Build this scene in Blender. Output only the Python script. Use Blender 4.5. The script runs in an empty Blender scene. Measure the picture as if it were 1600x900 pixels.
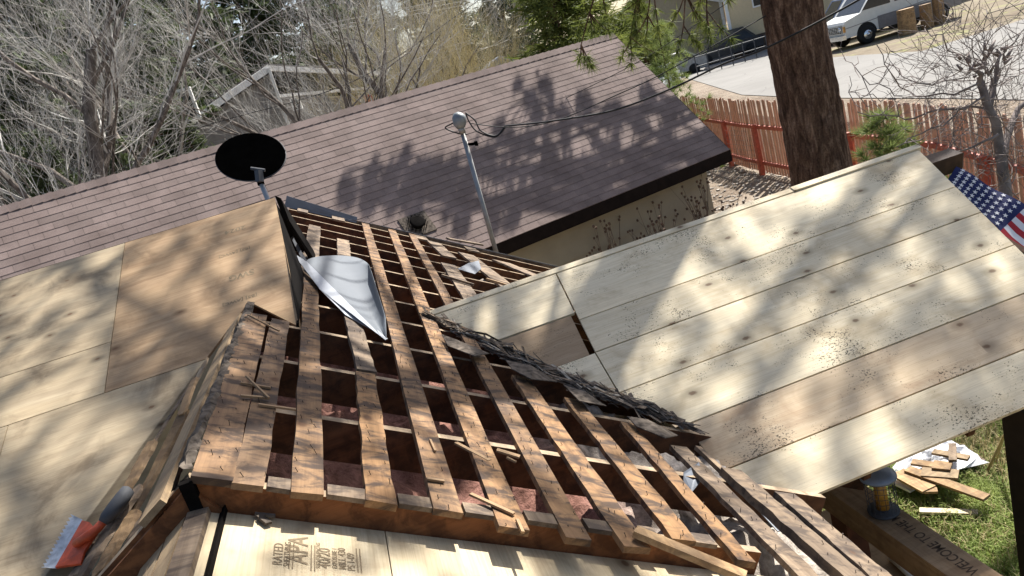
import bpy, math, random
import numpy as np
from mathutils import Vector, Matrix, noise

random.seed(7); np.random.seed(7)
SC = bpy.context.scene
COL = SC.collection
RAD = math.radians
V3 = lambda *a: np.array(a, float)

# ------------------------------------------------------------------ camera
FPX, ROLL, PITCH, YAW = 1200., RAD(16.2), RAD(15.1), RAD(10.0)
FW = V3(math.sin(YAW)*math.cos(PITCH), math.cos(YAW)*math.cos(PITCH), -math.sin(PITCH))
R0 = V3(math.cos(YAW), -math.sin(YAW), 0); U0 = np.cross(R0, FW)
RT = math.cos(ROLL)*R0 - math.sin(ROLL)*U0
UP = math.sin(ROLL)*R0 + math.cos(ROLL)*U0
cam_d = bpy.data.cameras.new('camera'); cam = bpy.data.objects.new('camera', cam_d); COL.objects.link(cam)
m = Matrix.Identity(4)
for i in range(3):
    m[i][0], m[i][1], m[i][2] = RT[i], UP[i], -FW[i]
cam.matrix_world = m
cam_d.sensor_width = 36; cam_d.lens = 36*FPX/1600; cam_d.clip_start = .05; cam_d.clip_end = 1500
SC.camera = cam

# ------------------------------------------------------------------ light
SUN_AZ, SUN_EL = RAD(48), RAD(47)          # azimuth clockwise from +Y
w = bpy.data.worlds.new('World'); SC.world = w; w.use_nodes = True
wn = w.node_tree; bgn = wn.nodes['Background']
sky = wn.nodes.new('ShaderNodeTexSky'); sky.sky_type = 'NISHITA'; sky.sun_disc = False
sky.sun_elevation = SUN_EL; sky.sun_rotation = SUN_AZ; sky.dust_density = 2.5; sky.air_density = 1.0; sky.ozone_density = 1.0
wn.links.new(sky.outputs[0], bgn.inputs[0]); bgn.inputs[1].default_value = .072
sd = bpy.data.lights.new('sun', 'SUN'); sd.energy = 5.0; sd.angle = RAD(.5); sd.color = (1, .965, .905)
so = bpy.data.objects.new('sun', sd); COL.objects.link(so)
so.rotation_euler = (RAD(90)-SUN_EL, 0, math.pi-SUN_AZ); so.location = (20, 20, 30)
SUNV = V3(math.sin(SUN_AZ)*math.cos(SUN_EL), math.cos(SUN_AZ)*math.cos(SUN_EL), math.sin(SUN_EL))
SC.view_settings.view_transform = 'Standard'; SC.view_settings.look = 'None'
SC.view_settings.exposure = 1.3; SC.view_settings.gamma = 1
SC.render.engine = 'CYCLES'
SC.cycles.max_bounces = 6; SC.cycles.transparent_max_bounces = 8

# ------------------------------------------------------------------ helpers
def ray(x, y): return FW + RT*(x-800)/FPX - UP*(y-450)/FPX
def on(x, y, n, c):
    d = ray(x, y); return d*(c/(d@n))
def onz(x, y, z):
    d = ray(x, y); return d*(z/d[2])
def at(x, y, dist):                         # point on the pixel's ray at a forward depth
    return ray(x, y)*dist
def proj(p):
    p = np.asarray(p, float); return 800+FPX*(p@RT)/(p@FW), 450-FPX*(p@UP)/(p@FW)
def unit(v):
    v = np.asarray(v, float); return v/max(1e-9, np.linalg.norm(v))

def smoothp(pts, n=40):
    pts = [np.asarray(p) for p in pts]; P_ = [2*pts[0]-pts[1]]+pts+[2*pts[-1]-pts[-2]]; out = []
    for i in range(1, len(P_)-2):
        for t in np.linspace(0, 1, max(2, n//(len(pts)-1)), endpoint=False):
            a, b, c, d = P_[i-1], P_[i], P_[i+1], P_[i+2]
            out.append(.5*((2*b)+(-a+c)*t+(2*a-5*b+4*c-d)*t*t+(-a+3*b-3*c+d)*t**3))
    out.append(pts[-1]); return out

class MB:
    def __init__(s): s.v = []; s.f = []; s.mi = []; s.cur = 0
    def face(s, pts):
        b = len(s.v); s.v += [tuple(p) for p in pts]; s.f.append(tuple(range(b, b+len(pts)))); s.mi.append(s.cur)
    def raw(s, v, f):
        b = len(s.v); s.v += [tuple(p) for p in v]; s.f += [tuple(i+b for i in q) for q in f]; s.mi += [s.cur]*len(f)
    def prism(s, top, off):
        """polygon (3D points) extruded by the vector off"""
        n = len(top); bot = [np.asarray(p)+off for p in top]
        v = list(top)+bot
        f = [tuple(range(n)), tuple(range(2*n-1, n-1, -1))]+[(i, i+n, (i+1) % n+n, (i+1) % n) for i in range(n)]
        s.raw(v, f)
    def obox(s, c, ax, ay, az):
        """box by centre and three half-axis vectors"""
        c, ax, ay, az = map(np.asarray, (c, ax, ay, az))
        v = [c+i*ax+j*ay+k*az for k in (-1, 1) for j in (-1, 1) for i in (-1, 1)]
        s.raw(v, [(0, 2, 3, 1), (4, 5, 7, 6), (0, 1, 5, 4), (2, 6, 7, 3), (0, 4, 6, 2), (1, 3, 7, 5)])
    def box(s, x0, x1, y0, y1, z0, z1):
        s.obox(((x0+x1)/2, (y0+y1)/2, (z0+z1)/2), ((x1-x0)/2, 0, 0), (0, (y1-y0)/2, 0), (0, 0, (z1-z0)/2))
    def bar(s, a, b, wd, th, up=(0, 0, 1)):
        a, b = np.asarray(a, float), np.asarray(b, float); d = unit(b-a)
        sd_ = unit(np.cross(d, up)); u = np.cross(sd_, d)
        s.obox((a+b)/2, (b-a)/2, sd_*wd/2, u*th/2)
    def tube(s, pts, rad, n=6, cap=True):
        pts = [np.asarray(p, float) for p in pts]
        if np.isscalar(rad): rad = [rad]*len(pts)
        v = []; f = []; ref = V3(.3, .5, .8)
        for i, p in enumerate(pts):
            t = unit(pts[min(i+1, len(pts)-1)]-pts[max(i-1, 0)])
            a = np.cross(t, ref)
            if np.linalg.norm(a) < .1: a = np.cross(t, V3(1, 0, 0))
            a = unit(a); b_ = np.cross(t, a)
            for k in range(n):
                an = 2*math.pi*k/n; v.append(p+rad[i]*(math.cos(an)*a+math.sin(an)*b_))
        for i in range(len(pts)-1):
            for k in range(n):
                k2 = (k+1) % n; f.append((i*n+k, i*n+k2, (i+1)*n+k2, (i+1)*n+k))
        if cap:
            f.append(tuple(range(n-1, -1, -1))); f.append(tuple(range((len(pts)-1)*n, len(pts)*n)))
        s.raw(v, f)
    def build(s, name, mat, parent=None, smooth=False):
        me = bpy.data.meshes.new(name); me.from_pydata([tuple(map(float, p)) for p in s.v], [], s.f)
        mats = mat if isinstance(mat, (list, tuple)) else [mat]
        for mm in mats: me.materials.append(mm)
        if len(mats) > 1: me.polygons.foreach_set('material_index', s.mi)
        if smooth: me.polygons.foreach_set('use_smooth', [True]*len(me.polygons))
        me.update()
        o = bpy.data.objects.new(name, me); COL.objects.link(o)
        if parent is not None: adopt(o, parent)
        return o

def wmat(o):
    M = Matrix.Translation(o.location) @ o.rotation_euler.to_matrix().to_4x4() @ Matrix.Diagonal((*o.scale, 1))
    return wmat(o.parent) @ o.matrix_parent_inverse @ M if o.parent else M
def adopt(o, parent):
    o.parent = parent; o.matrix_parent_inverse = wmat(parent).inverted()
def tag(o, label=None, cat=None, group=None, kind=None):
    if label: o['label'] = label
    if cat: o['category'] = cat
    if group: o['group'] = group
    if kind: o['kind'] = kind
    return o
def thing(name, loc, label, cat, group=None):
    o = bpy.data.objects.new(name, None); COL.objects.link(o); o.location = tuple(map(float, loc)); o.empty_display_size = .2
    return tag(o, label, cat, group)
def dup(o, parent=None):
    c = o.copy(); COL.objects.link(c); c.parent = parent
    for ch in [x for x in bpy.data.objects if x.parent == o and x is not c]: dup(ch, c)
    return c

# ------------------------------------------------------------------ materials
class G:
    def __init__(s, name, rough=.8, spec=.3, metal=0.):
        s.m = bpy.data.materials.new(name); s.m.use_nodes = True; s.nt = s.m.node_tree
        s.b = s.nt.nodes['Principled BSDF']; s.b.inputs['Roughness'].default_value = rough
        s.b.inputs['Specular IOR Level'].default_value = spec; s.b.inputs['Metallic'].default_value = metal
    def n(s, t, **k):
        nd = s.nt.nodes.new(t)
        for a, v in k.items(): setattr(nd, a, v)
        return nd
    def put(s, sock, v):
        if hasattr(v, 'is_output'): s.nt.links.new(v, sock)
        elif v is not None: sock.default_value = v
    def coord(s, scale=(1, 1, 1), rnd=True, rot=(0, 0, 0)):
        tc = s.n('ShaderNodeTexCoord'); mp = s.n('ShaderNodeMapping')
        mp.inputs['Rotation'].default_value = rot
        if rnd:
            oi = s.n('ShaderNodeObjectInfo'); ad = s.n('ShaderNodeVectorMath', operation='ADD')
            ml = s.n('ShaderNodeMath', operation='MULTIPLY'); s.put(ml.inputs[0], oi.outputs['Random']); ml.inputs[1].default_value = 37.
            s.put(ad.inputs[0], tc.outputs['Object']); s.put(ad.inputs[1], ml.outputs[0]); src = ad.outputs[0]
        else: src = tc.outputs['Object']
        s.put(mp.inputs['Vector'], src); mp.inputs['Scale'].default_value = scale
        return mp.outputs[0]
    def noise(s, vec, scale=5, detail=4, rough=.55, dist=0.):
        nd = s.n('ShaderNodeTexNoise'); s.put(nd.inputs['Vector'], vec); nd.inputs['Scale'].default_value = scale
        nd.inputs['Detail'].default_value = detail; nd.inputs['Roughness'].default_value = rough; nd.inputs['Distortion'].default_value = dist
        return nd.outputs[0]
    def voro(s, vec, scale=5, feature='F1', out='Distance', rand=1., dim=None):
        nd = s.n('ShaderNodeTexVoronoi', feature=feature); s.put(nd.inputs['Vector'], vec); nd.inputs['Scale'].default_value = scale
        nd.inputs['Randomness'].default_value = rand
        if dim: nd.voronoi_dimensions = dim
        return nd.outputs[out]
    def ramp(s, fac, stops):
        nd = s.n('ShaderNodeValToRGB'); s.put(nd.inputs[0], fac); e = nd.color_ramp.elements
        while len(e) < len(stops): e.new(.5)
        for el, (p, c) in zip(e, stops):
            el.position = p; el.color = (*c, 1) if len(c) == 3 else c
        return nd.outputs[0]
    def smooth(s, fac, a, b):
        nd = s.n('ShaderNodeMapRange', interpolation_type='SMOOTHSTEP'); s.put(nd.inputs[0], fac)
        nd.inputs[1].default_value = a; nd.inputs[2].default_value = b
        return nd.outputs[0]
    def math(s, op, a, b=None):
        nd = s.n('ShaderNodeMath', operation=op); s.put(nd.inputs[0], a); s.put(nd.inputs[1], b); return nd.outputs[0]
    def mix(s, fac, a, b, mode='MIX'):
        nd = s.n('ShaderNodeMix', data_type='RGBA', blend_type=mode)
        s.put(nd.inputs[0], fac)
        s.put(nd.inputs[6], (*a, 1) if isinstance(a, tuple) else a); s.put(nd.inputs[7], (*b, 1) if isinstance(b, tuple) else b)
        return nd.outputs[2]
    def sep(s, vec):
        nd = s.n('ShaderNodeSeparateXYZ'); s.put(nd.inputs[0], vec); return nd.outputs
    def objrand(s): return s.n('ShaderNodeObjectInfo').outputs['Random']
    def bump(s, h, strength=.3, dist=.01):
        nd = s.n('ShaderNodeBump'); nd.inputs['Strength'].default_value = strength; nd.inputs['Distance'].default_value = dist
        s.put(nd.inputs['Height'], h); s.put(s.b.inputs['Normal'], nd.outputs[0])
    def done(s, col):
        s.put(s.b.inputs['Base Color'], (*col, 1) if isinstance(col, tuple) else col); return s.m

def plain(name, col, rough=.7, spec=.3, metal=0., var=.25, scale=8):
    g = G(name, rough, spec, metal); nz = g.noise(g.coord(), scale, 5)
    a = tuple(c*(1-var) for c in col); b = tuple(min(1, c*(1+var)) for c in col)
    return g.done(g.ramp(nz, [(.3, a), (.7, b)]))

def wood(name, dark, light, axis='X', stain=(.05, .03, .02), stain_amt=.0, knots=0., specks=0., rough=.75, tint=.25, fine=60, smudge=None, smudge_amt=0., knot_scale=2.4, grey=0.):
    g = G(name, rough, .2)
    lo, hi = 1.2, fine
    sc = (lo, hi*.6, hi*.6) if axis == 'X' else (hi*.6, lo, hi*.6)
    base = g.coord((1, 1, 1)); gv = g.coord(sc)
    wob = g.noise(base, 2.2, 3)
    wv = g.n('ShaderNodeVectorMath', operation='ADD'); wm = g.n('ShaderNodeVectorMath', operation='SCALE')
    cv = g.n('ShaderNodeCombineXYZ'); g.put(cv.inputs[0], wob); g.put(cv.inputs[1], wob)
    g.put(wm.inputs[0], cv.outputs[0]); wm.inputs['Scale'].default_value = 3.5; g.put(wv.inputs[0], gv); g.put(wv.inputs[1], wm.outputs[0])
    grain = g.noise(wv.outputs[0], 1., 5, .6)
    broad = g.noise(g.coord((.8, 3, 3) if axis == 'X' else (3, .8, 3)), 1.6, 3)
    col = g.ramp(grain, [(.28, dark), (.72, light)])
    col = g.mix(g.smooth(broad, .35, .7), col, tuple(x*y for x, y in zip(light, (1.08, 1.03, .95))))
    col = g.mix(.55, col, g.ramp(grain, [(.3, dark), (.7, light)]))
    fsc = (3., 170, 170) if axis == 'X' else (170, 3., 170)
    fg = g.noise(g.coord(fsc), 1., 3, .6)
    col = g.mix(1., col, g.ramp(fg, [(.32, (.87, .85, .82)), (.55, (1.03, 1.03, 1.03))]), 'MULTIPLY')
    if tint:
        col = g.mix(1., col, g.ramp(g.objrand(), [(0, (1-tint,)*3), (1, (1, 1, 1))]), 'MULTIPLY')
    if grey:
        r2 = g.math('FRACT', g.math('MULTIPLY', g.objrand(), 7.31))
        col = g.mix(g.math('MULTIPLY', g.math('ADD', r2, g.math('SUBTRACT', g.noise(base, 1.3, 3), .5)), grey), col, (.185, .155, .125))
    if smudge_amt:
        sm = g.noise(base, 3.1, 6, .62, .6)
        col = g.mix(g.math('MULTIPLY', g.smooth(sm, .47, .72), smudge_amt), col, smudge)
    if knots:
        kv = g.coord((1., 1.8, 1.8) if axis == 'X' else (1.8, 1., 1.8))
        kd = g.voro(kv, knot_scale, dim='2D'); kc = g.voro(kv, knot_scale, out='Color', dim='2D')
        kr = g.sep(kc)[0]
        kd2 = g.math('ADD', kd, g.math('MULTIPLY', g.math('GREATER_THAN', kr, knots), 5.))
        kd2 = g.math('ADD', kd2, g.math('MULTIPLY', g.noise(base, 30, 2), .05))
        col = g.mix(g.math('SUBTRACT', 1., g.smooth(kd2, .07, .2)), col, tuple(x*.72 for x in dark))
        col = g.mix(g.math('MULTIPLY', g.math('SUBTRACT', 1., g.smooth(kd2, .045, .085)), .8), col, (.10, .05, .025))
    if stain_amt:
        bands = g.noise(g.coord((2., 9, 9) if axis == 'Y' else (9, 2., 9)), 1.5, 5, .65, .5)
        col = g.mix(g.math('MULTIPLY', g.smooth(bands, .42, .62), stain_amt), col, stain)
        wet = g.noise(base, 5.5, 4, .6)
        col = g.mix(g.math('MULTIPLY', g.smooth(wet, .55, .75), stain_amt*.7), col, stain)
    if specks:
        area = g.noise(base, 2.3, 6, .7); sn = g.noise(g.coord((1, 1.4, 1.4)), 88, 3, .6)
        thr = g.math('SUBTRACT', .735, g.math('MULTIPLY', g.smooth(area, .42, .66), .185))
        spot2 = g.smooth(g.math('SUBTRACT', sn, thr), 0., .02)
        col = g.mix(g.math('MULTIPLY', spot2, specks), col, (.045, .035, .02))
    g.bump(grain, .25, .003)
    return g.done(col)

M = {}
M['plank'] = wood('pine_plank', (.57, .475, .315), (.71, .625, .455), 'X', knots=.36, specks=.9, tint=.10, fine=40, smudge=(.36, .27, .155), smudge_amt=.6, knot_scale=1.9)
M['plank_tan'] = wood('tan_plank', (.43, .32, .205), (.56, .45, .31), 'X', knots=.4, specks=.95, tint=.08, fine=40, smudge=(.29, .18, .10), smudge_amt=.75, knot_scale=1.9)
M['plank_brown'] = wood('brown_plank', (.25, .17, .10), (.34, .25, .16), 'X', specks=.5, tint=.08, fine=40)
M['ply_pale'] = wood('pale_plywood', (.275, .215, .14), (.43, .35, .235), 'X', knots=.4, tint=.12, fine=26, smudge=(.13, .095, .06), smudge_amt=.85, knot_scale=3.0)
M['ply_brown'] = wood('brown_plywood', (.215, .135, .075), (.39, .275, .165), 'X', knots=.12, tint=.05, fine=34, smudge=(.15, .092, .05), smudge_amt=.75, knot_scale=3.0)
M['ply_front'] = wood('front_plywood', (.38, .305, .195), (.54, .455, .31), 'Y', knots=.15, tint=.10, fine=45, smudge=(.24, .175, .105), smudge_amt=.8)
M['board'] = wood('old_board', (.14, .070, .033), (.40, .232, .107), 'Y', stain=(.04, .027, .021), stain_amt=.9, knots=.25, tint=.4, fine=50, knot_scale=4, grey=.35)
M['board_grey'] = wood('weathered_board', (.12, .085, .06), (.29, .215, .145), 'Y', stain=(.05, .037, .03), stain_amt=.85, knots=.1, tint=.3, fine=50)
M['rafter'] = wood('rafter_wood', (.062, .027, .013), (.135, .060, .027), 'X', stain=(.02, .011, .008), stain_amt=.6, tint=.2, fine=40)  # rafter brown darkened in the colour for the shade of the open bays
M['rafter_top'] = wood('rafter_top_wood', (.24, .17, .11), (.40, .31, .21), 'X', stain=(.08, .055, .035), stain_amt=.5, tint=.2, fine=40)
M['rafter_front'] = wood('front_rafter_wood', (.13, .05, .02), (.26, .105, .04), 'X', stain=(.05, .02, .01), stain_amt=.6, tint=.0, fine=40)  # brighter copy of the rafter brown for the lit front face
M['tanboard'] = wood('tan_board', (.24, .165, .095), (.38, .28, .17), 'Y', stain=(.10, .07, .045), stain_amt=.5, tint=.2, fine=60)
M['strip'] = wood('rotten_strip', (.13, .08, .042), (.33, .22, .12), 'Y', stain=(.07, .045, .03), stain_amt=.6, tint=.3, fine=60)
M['scrap'] = wood('scrap_wood', (.26, .15, .07), (.50, .34, .18), 'X', stain=(.09, .06, .04), stain_amt=.5, tint=.3, fine=40)
M['splinter'] = plain('splinter_wood', (.26, .165, .085), var=.3)
M['felt'] = plain('black_felt', (.006, .005, .0045), .95, .05, var=.4, scale=20)
M['feltgrey'] = plain('old_felt', (.10, .082, .066), .95, .1, var=.7, scale=30)
M['ink'] = plain('stamp_ink', (.20, .15, .09), .9, var=.3, scale=40)
M['nail'] = plain('rusty_nail', (.035, .022, .016), .6, metal=.4)
M['galv'] = plain('galvanized_steel', (.32, .335, .36), .5, .5, .3, var=.12, scale=14)
M['sheet'] = plain('painted_sheet_metal', (.115, .127, .142), .6, .25, .0, var=.05, scale=6)
M['edge_metal'] = plain('grey_drip_edge', (.16, .175, .20), .6, .3, .0, var=.1)
M['pipe'] = plain('conduit_steel', (.27, .27, .26), .45, .5, .7, var=.2)
M['black'] = plain('black_plastic', (.001, .001, .001), 1., .0, var=.3)
M['cable'] = plain('black_cable', (.012, .012, .012), .6, var=.2)
M['wire_light'] = plain('bare_wire', (.5, .5, .5), .5, metal=.3)
M['fascia'] = plain('dark_brown_paint', (.014, .009, .007), .85, .1, var=.3)
M['siding'] = plain('beige_siding_paint', (.34, .29, .20), .75, var=.08, scale=3)
M['red'] = plain('red_paint', (.38, .095, .06), .6, var=.3, scale=12)
M['picket'] = wood('red_picket', (.42, .21, .145), (.60, .36, .26), 'X', tint=.0, fine=10)
M['white'] = plain('white_paint', (.75, .74, .71), .6, var=.06)
M['tarp'] = plain('white_tarp', (.72, .73, .75), .45, .4, var=.08)
M['orange'] = plain('orange_tool_paint', (.46, .075, .025), .5, .4, var=.4, scale=25)
M['grip'] = plain('grey_rubber', (.07, .073, .08), .7, var=.2)
M['blade'] = plain('bare_steel_blade', (.42, .44, .46), .4, .5, .3, var=.35, scale=30)
M['rust'] = plain('shaded_brown_log', (.055, .028, .016), .7, var=.5, scale=10)  # rust brown, darkened in the colour for the shade it sits in
M['darkpost'] = plain('shaded_post', (.025, .016, .011), .7, var=.4)  # near-black colour carries the shade under the porch roof
M['beam'] = wood('porch_beam', (.24, .15, .08), (.40, .275, .16), 'Y', stain=(.12, .07, .04), stain_amt=.35, tint=0., fine=50)
M['redwood'] = plain('reddish_stained_wood', (.14, .055, .028), .7, var=.4)
M['amber'] = plain('amber_seed', (.50, .24, .03), .4, .5, var=.3, scale=60)
M['glass'] = plain('dark_glass', (.02, .025, .028), .12, .6, var=.2)
M['tyre'] = plain('black_tyre', (.015, .015, .015), .85, var=.2)
M['chrome'] = plain('chrome', (.65, .66, .67), .2, .6, .9, var=.1)
M['vanwhite'] = plain('white_van_paint', (.62, .62, .58), .35, .5, var=.05)
M['vangrey'] = plain('grey_van_paint', (.20, .19, .19), .4, .5, var=.1)
M['blue'] = plain('blue_car_paint', (.035, .06, .13), .35, .5, var=.2)
M['darkcar'] = plain('dark_car_paint', (.015, .017, .022), .3, .5, var=.2)
M['seed'] = plain('dried_seed_head', (.12, .075, .05), .9)
M['stalk'] = plain('dry_stalk', (.17, .12, .085), .9, var=.4)
M['rubble'] = plain('pale_stone', (.30, .275, .245), .9, var=.4)
M['insul'] = None

def mk_shingle():
    g = G('asphalt_shingle', .92, .2); c = g.coord((1, 1, 1), rnd=False)
    n1 = g.noise(c, 2.2, 4); n2 = g.noise(c, 160, 2); n3 = g.noise(c, 9, 3)
    col = g.ramp(n1, [(.3, (.165, .125, .110)), (.7, (.248, .193, .172))])
    at_ = g.n('ShaderNodeAttribute', attribute_name='tone'); 
    col = g.mix(1., col, g.ramp(at_.outputs['Fac'], [(0, (.86, .85, .85)), (1, (1.1, 1.08, 1.08))]), 'MULTIPLY')
    col = g.mix(1., col, g.ramp(n2, [(.35, (.72, .72, .72)), (.7, (1.15, 1.15, 1.15))]), 'MULTIPLY')
    g.bump(n2, .4, .004)
    return g.done(col)
M['shingle'] = mk_shingle()
def mk_insul():
    g = G('pink_insulation', 1., .05); c = g.coord((1, 1, 1), rnd=False)
    n = g.noise(c, 14, 6, .7); n2 = g.noise(c, 1.6, 3)
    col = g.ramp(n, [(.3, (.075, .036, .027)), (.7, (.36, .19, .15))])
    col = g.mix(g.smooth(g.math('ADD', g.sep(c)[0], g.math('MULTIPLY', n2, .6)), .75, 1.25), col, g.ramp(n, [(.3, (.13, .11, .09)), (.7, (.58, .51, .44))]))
    g.bump(n, .8, .03)
    return g.done(col)
M['insul'] = mk_insul()
def mk_bark(name, a, b, sc=9.):
    g = G(name, .95, .1); c = g.coord((1, 1, .22))
    n = g.noise(c, sc, 6, .65, .6); n2 = g.noise(g.coord((1, 1, 1)), 45, 4, .6)
    col = g.ramp(n, [(.32, tuple(x*.35 for x in a)), (.5, a), (.75, b)])
    col = g.mix(1., col, g.ramp(n2, [(.3, (.6, .6, .6)), (.7, (1.25, 1.2, 1.15))]), 'MULTIPLY')
    g.bump(n, .7, .03)
    return g.done(col)
M['pinebark'] = mk_bark('pine_bark', (.10, .060, .042), (.29, .195, .14), 17.)
M['greybark'] = mk_bark('grey_bark', (.15, .13, .115), (.33, .30, .265), 14)
M['twig'] = plain('pale_twig', (.47, .45, .41), .9, var=.35, scale=3)
M['yellowtwig'] = plain('yellow_twig', (.52, .45, .27), .9, var=.3, scale=3)
M['darktwig'] = plain('dark_twig', (.20, .165, .15), .9, var=.5, scale=6)
def mk_leaf(name, a, b, trans=.35):
    g = G(name, .7, .25); c = g.coord((1, 1, 1)); n = g.noise(c, 1.3, 4, .7)
    col = g.ramp(n, [(.3, a), (.7, b)])
    g.done(col)
    tr = g.n('ShaderNodeBsdfTranslucent'); mx = g.n('ShaderNodeMixShader'); g.put(tr.inputs[0], col)
    out = g.nt.nodes['Material Output']; mx.inputs[0].default_value = trans
    g.put(mx.inputs[1], g.b.outputs[0]); g.put(mx.inputs[2], tr.outputs[0]); g.put(out.inputs[0], mx.outputs[0])
    return g.m
M['needle'] = mk_leaf('pine_needle', (.075, .105, .022), (.19, .215, .055))
M['needle_dark'] = mk_leaf('fir_needle', (.034, .054, .022), (.11, .135, .055), .25)
M['needle_bright'] = mk_leaf('young_pine_needle', (.12, .17, .05), (.25, .30, .10))
M['grass'] = mk_leaf('lawn_grass', (.13, .20, .04), (.32, .38, .11), .4)
M['straw'] = mk_leaf('dry_grass', (.30, .24, .11), (.48, .40, .22), .3)

# =================================================================== SETTING
ZG, ZS = -4.3, -2.9
def mk_ground():
    g = G('yard_dirt', 1., .1); c = g.coord((1, 1, 1), rnd=False)
    n = g.noise(c, .5, 5, .6); n2 = g.noise(c, 14, 5, .7); v = g.voro(c, 18)
    col = g.ramp(n, [(.35, (.16, .125, .095)), (.65, (.29, .245, .195))])
    col = g.mix(1., col, g.ramp(n2, [(.3, (.5, .48, .46)), (.7, (1.3, 1.28, 1.25))]), 'MULTIPLY')
    col = g.mix(g.math('SUBTRACT', 1., g.smooth(v, .12, .3)), col, (.38, .35, .31))
    g.bump(n2, .8, .03)
    return g.done(col)
def mk_dirt():
    g = G('driveway_dirt', 1., .1); c = g.coord((1, 1, 1), rnd=False)
    n = g.noise(c, .35, 5, .6); n2 = g.noise(c, 5, 5, .7)
    col = g.ramp(n, [(.35, (.145, .115, .08)), (.65, (.225, .19, .14))])
    col = g.mix(1., col, g.ramp(n2, [(.3, (.75, .75, .75)), (.7, (1.1, 1.1, 1.1))]), 'MULTIPLY')
    gr = g.noise(c, 1.1, 4, .6); col = g.mix(g.math('MULTIPLY', g.smooth(gr, .52, .66), .5), col, (.22, .24, .08))
    return g.done(col)
def mk_asphalt():
    g = G('pale_asphalt', .95, .15); c = g.coord((1, 1, 1), rnd=False)
    n = g.noise(c, .25, 5, .6); n2 = g.noise(c, 60, 2)
    col = g.ramp(n, [(.3, (.175, .168, .157)), (.7, (.235, .227, .212))])
    col = g.mix(1., col, g.ramp(n2, [(.3, (.85, .85, .85)), (.7, (1.1, 1.1, 1.1))]), 'MULTIPLY')
    cr = g.voro(g.coord((1, 1, 1), rnd=False), .45, 'DISTANCE_TO_EDGE')
    wn_ = g.noise(c, 1.5, 4)
    col = g.mix(g.math('MULTIPLY', g.math('LESS_THAN', g.math('ADD', cr, g.math('MULTIPLY', wn_, .05)), .032), .55), col, (.12, .115, .11))
    return g.done(col)
M['ground'] = mk_ground(); M['dirt'] = mk_dirt(); M['asphalt'] = mk_asphalt()

# fence line (world xy) from its far end to the right, read off the picture's tops
FT = ZG+1.95
fence_pts = [onz(1062, 152, FT), onz(1150, 158, FT), onz(1315, 160, FT), onz(1450, 165, FT), onz(1560, 182, FT), onz(1640, 200, FT)]
fence_xy = [p[:2] for p in fence_pts]
d0 = unit(fence_xy[0]-fence_xy[1]); d1 = unit(fence_xy[-1]-fence_xy[-2])
line = [fence_xy[0]+d0*260]+fence_xy+[fence_xy[-1]+V3(-.15, -1)*30]
mb = MB()
# yard level up to the fence, a short bank, then the street level to the horizon
rows = []
for p in line:
    rows.append((V3(*p, ZG)+V3(.25, 0, 0), V3(*p, ZS-.25)+V3(1.2, 0, 0), V3(*p, ZS-.02)+V3(2.2, 0, 0)))
for a, b in zip(rows[:-1], rows[1:]):
    mb.face([V3(-600, a[0][1], ZG), V3(-600, b[0][1], ZG), b[0], a[0]])
    mb.face([a[0], b[0], b[1], a[1]]); mb.face([a[1], b[1], b[2], a[2]])
    mb.face([a[2], b[2], V3(600, b[2][1], ZS-.02), V3(600, a[2][1], ZS-.02)])
tag(mb.build('ground', M['ground']), kind='structure')

mb = MB()
far_edge = [onz(1000, 100, ZS), onz(1195, 64, ZS), onz(1296, 90, ZS), onz(1345, 86, ZS), onz(1440, 80, ZS), onz(1600, 30, ZS), onz(1800, -30, ZS)]
near = [V3(*p, ZS)+V3(2.3, 0, .0) for p in fence_xy]
mb.face([*far_edge, V3(30, -20, ZS), V3(12, -20, ZS), *near[::-1]])
o = mb.build('street', M['asphalt']); tag(o, kind='structure')
mb = MB()
mb.face([V3(*onz(1000, 90, ZS-.008)[:2], ZS-.008), V3(*far_edge[0][:2], ZS-.008)*1, *[V3(p[0]-2.0, p[1]-1.5, ZS-.008) for p in far_edge[1:]], V3(120, -20, ZS-.008), V3(160, 150, ZS-.008)])
tag(mb.build('dirt_driveway', M['dirt']), kind='structure')

# =================================================================== HOUSE PLANES
HK = .78; TH = RAD(31); RX = -.814*HK; RZ = -1.0*HK
NS = V3(math.sin(TH), 0, math.cos(TH)); CS = NS@V3(RX, 0, RZ)
NL = V3(-math.sin(TH), 0, math.cos(TH)); CL = NL@V3(RX, 0, RZ)
def S(x, y, o=0.): return on(x, y, NS, CS+o)
def L(x, y, o=0.): return on(x, y, NL, CL+o)
q = math.atan(.419); NP = V3(0, -math.sin(q), math.cos(q)); CP = NP@S(390, 472); CR = NP@S(670, 495)
def P(x, y, o=0.): return on(x, y, NP, CP+o)
def R(x, y, o=0.): return on(x, y, NP, CR+o)
def sxy(x, y, o=0.): return V3(x, y, RZ-math.tan(TH)*(x-RX))+NS*o      # on the right slope
def lxy(x, y, o=0.): return V3(x, y, RZ-math.tan(TH)*(RX-x))+NL*o      # on the left slope
def rxy(x, y, o=0.): return V3(x, y, (CR-NP[1]*y)/NP[2])+NP*o
def pxy(x, y, o=0.): return V3(x, y, (CP-NP[1]*y)/NP[2])+NP*o
Y0, DY = 2.66*HK, .775*HK
YF = 12.15*HK
CT, ST = math.cos(TH), math.sin(TH)
DS = V3(CT, 0, -ST)                                                   # down the right slope
BT = .022                                                            # board thickness

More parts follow.
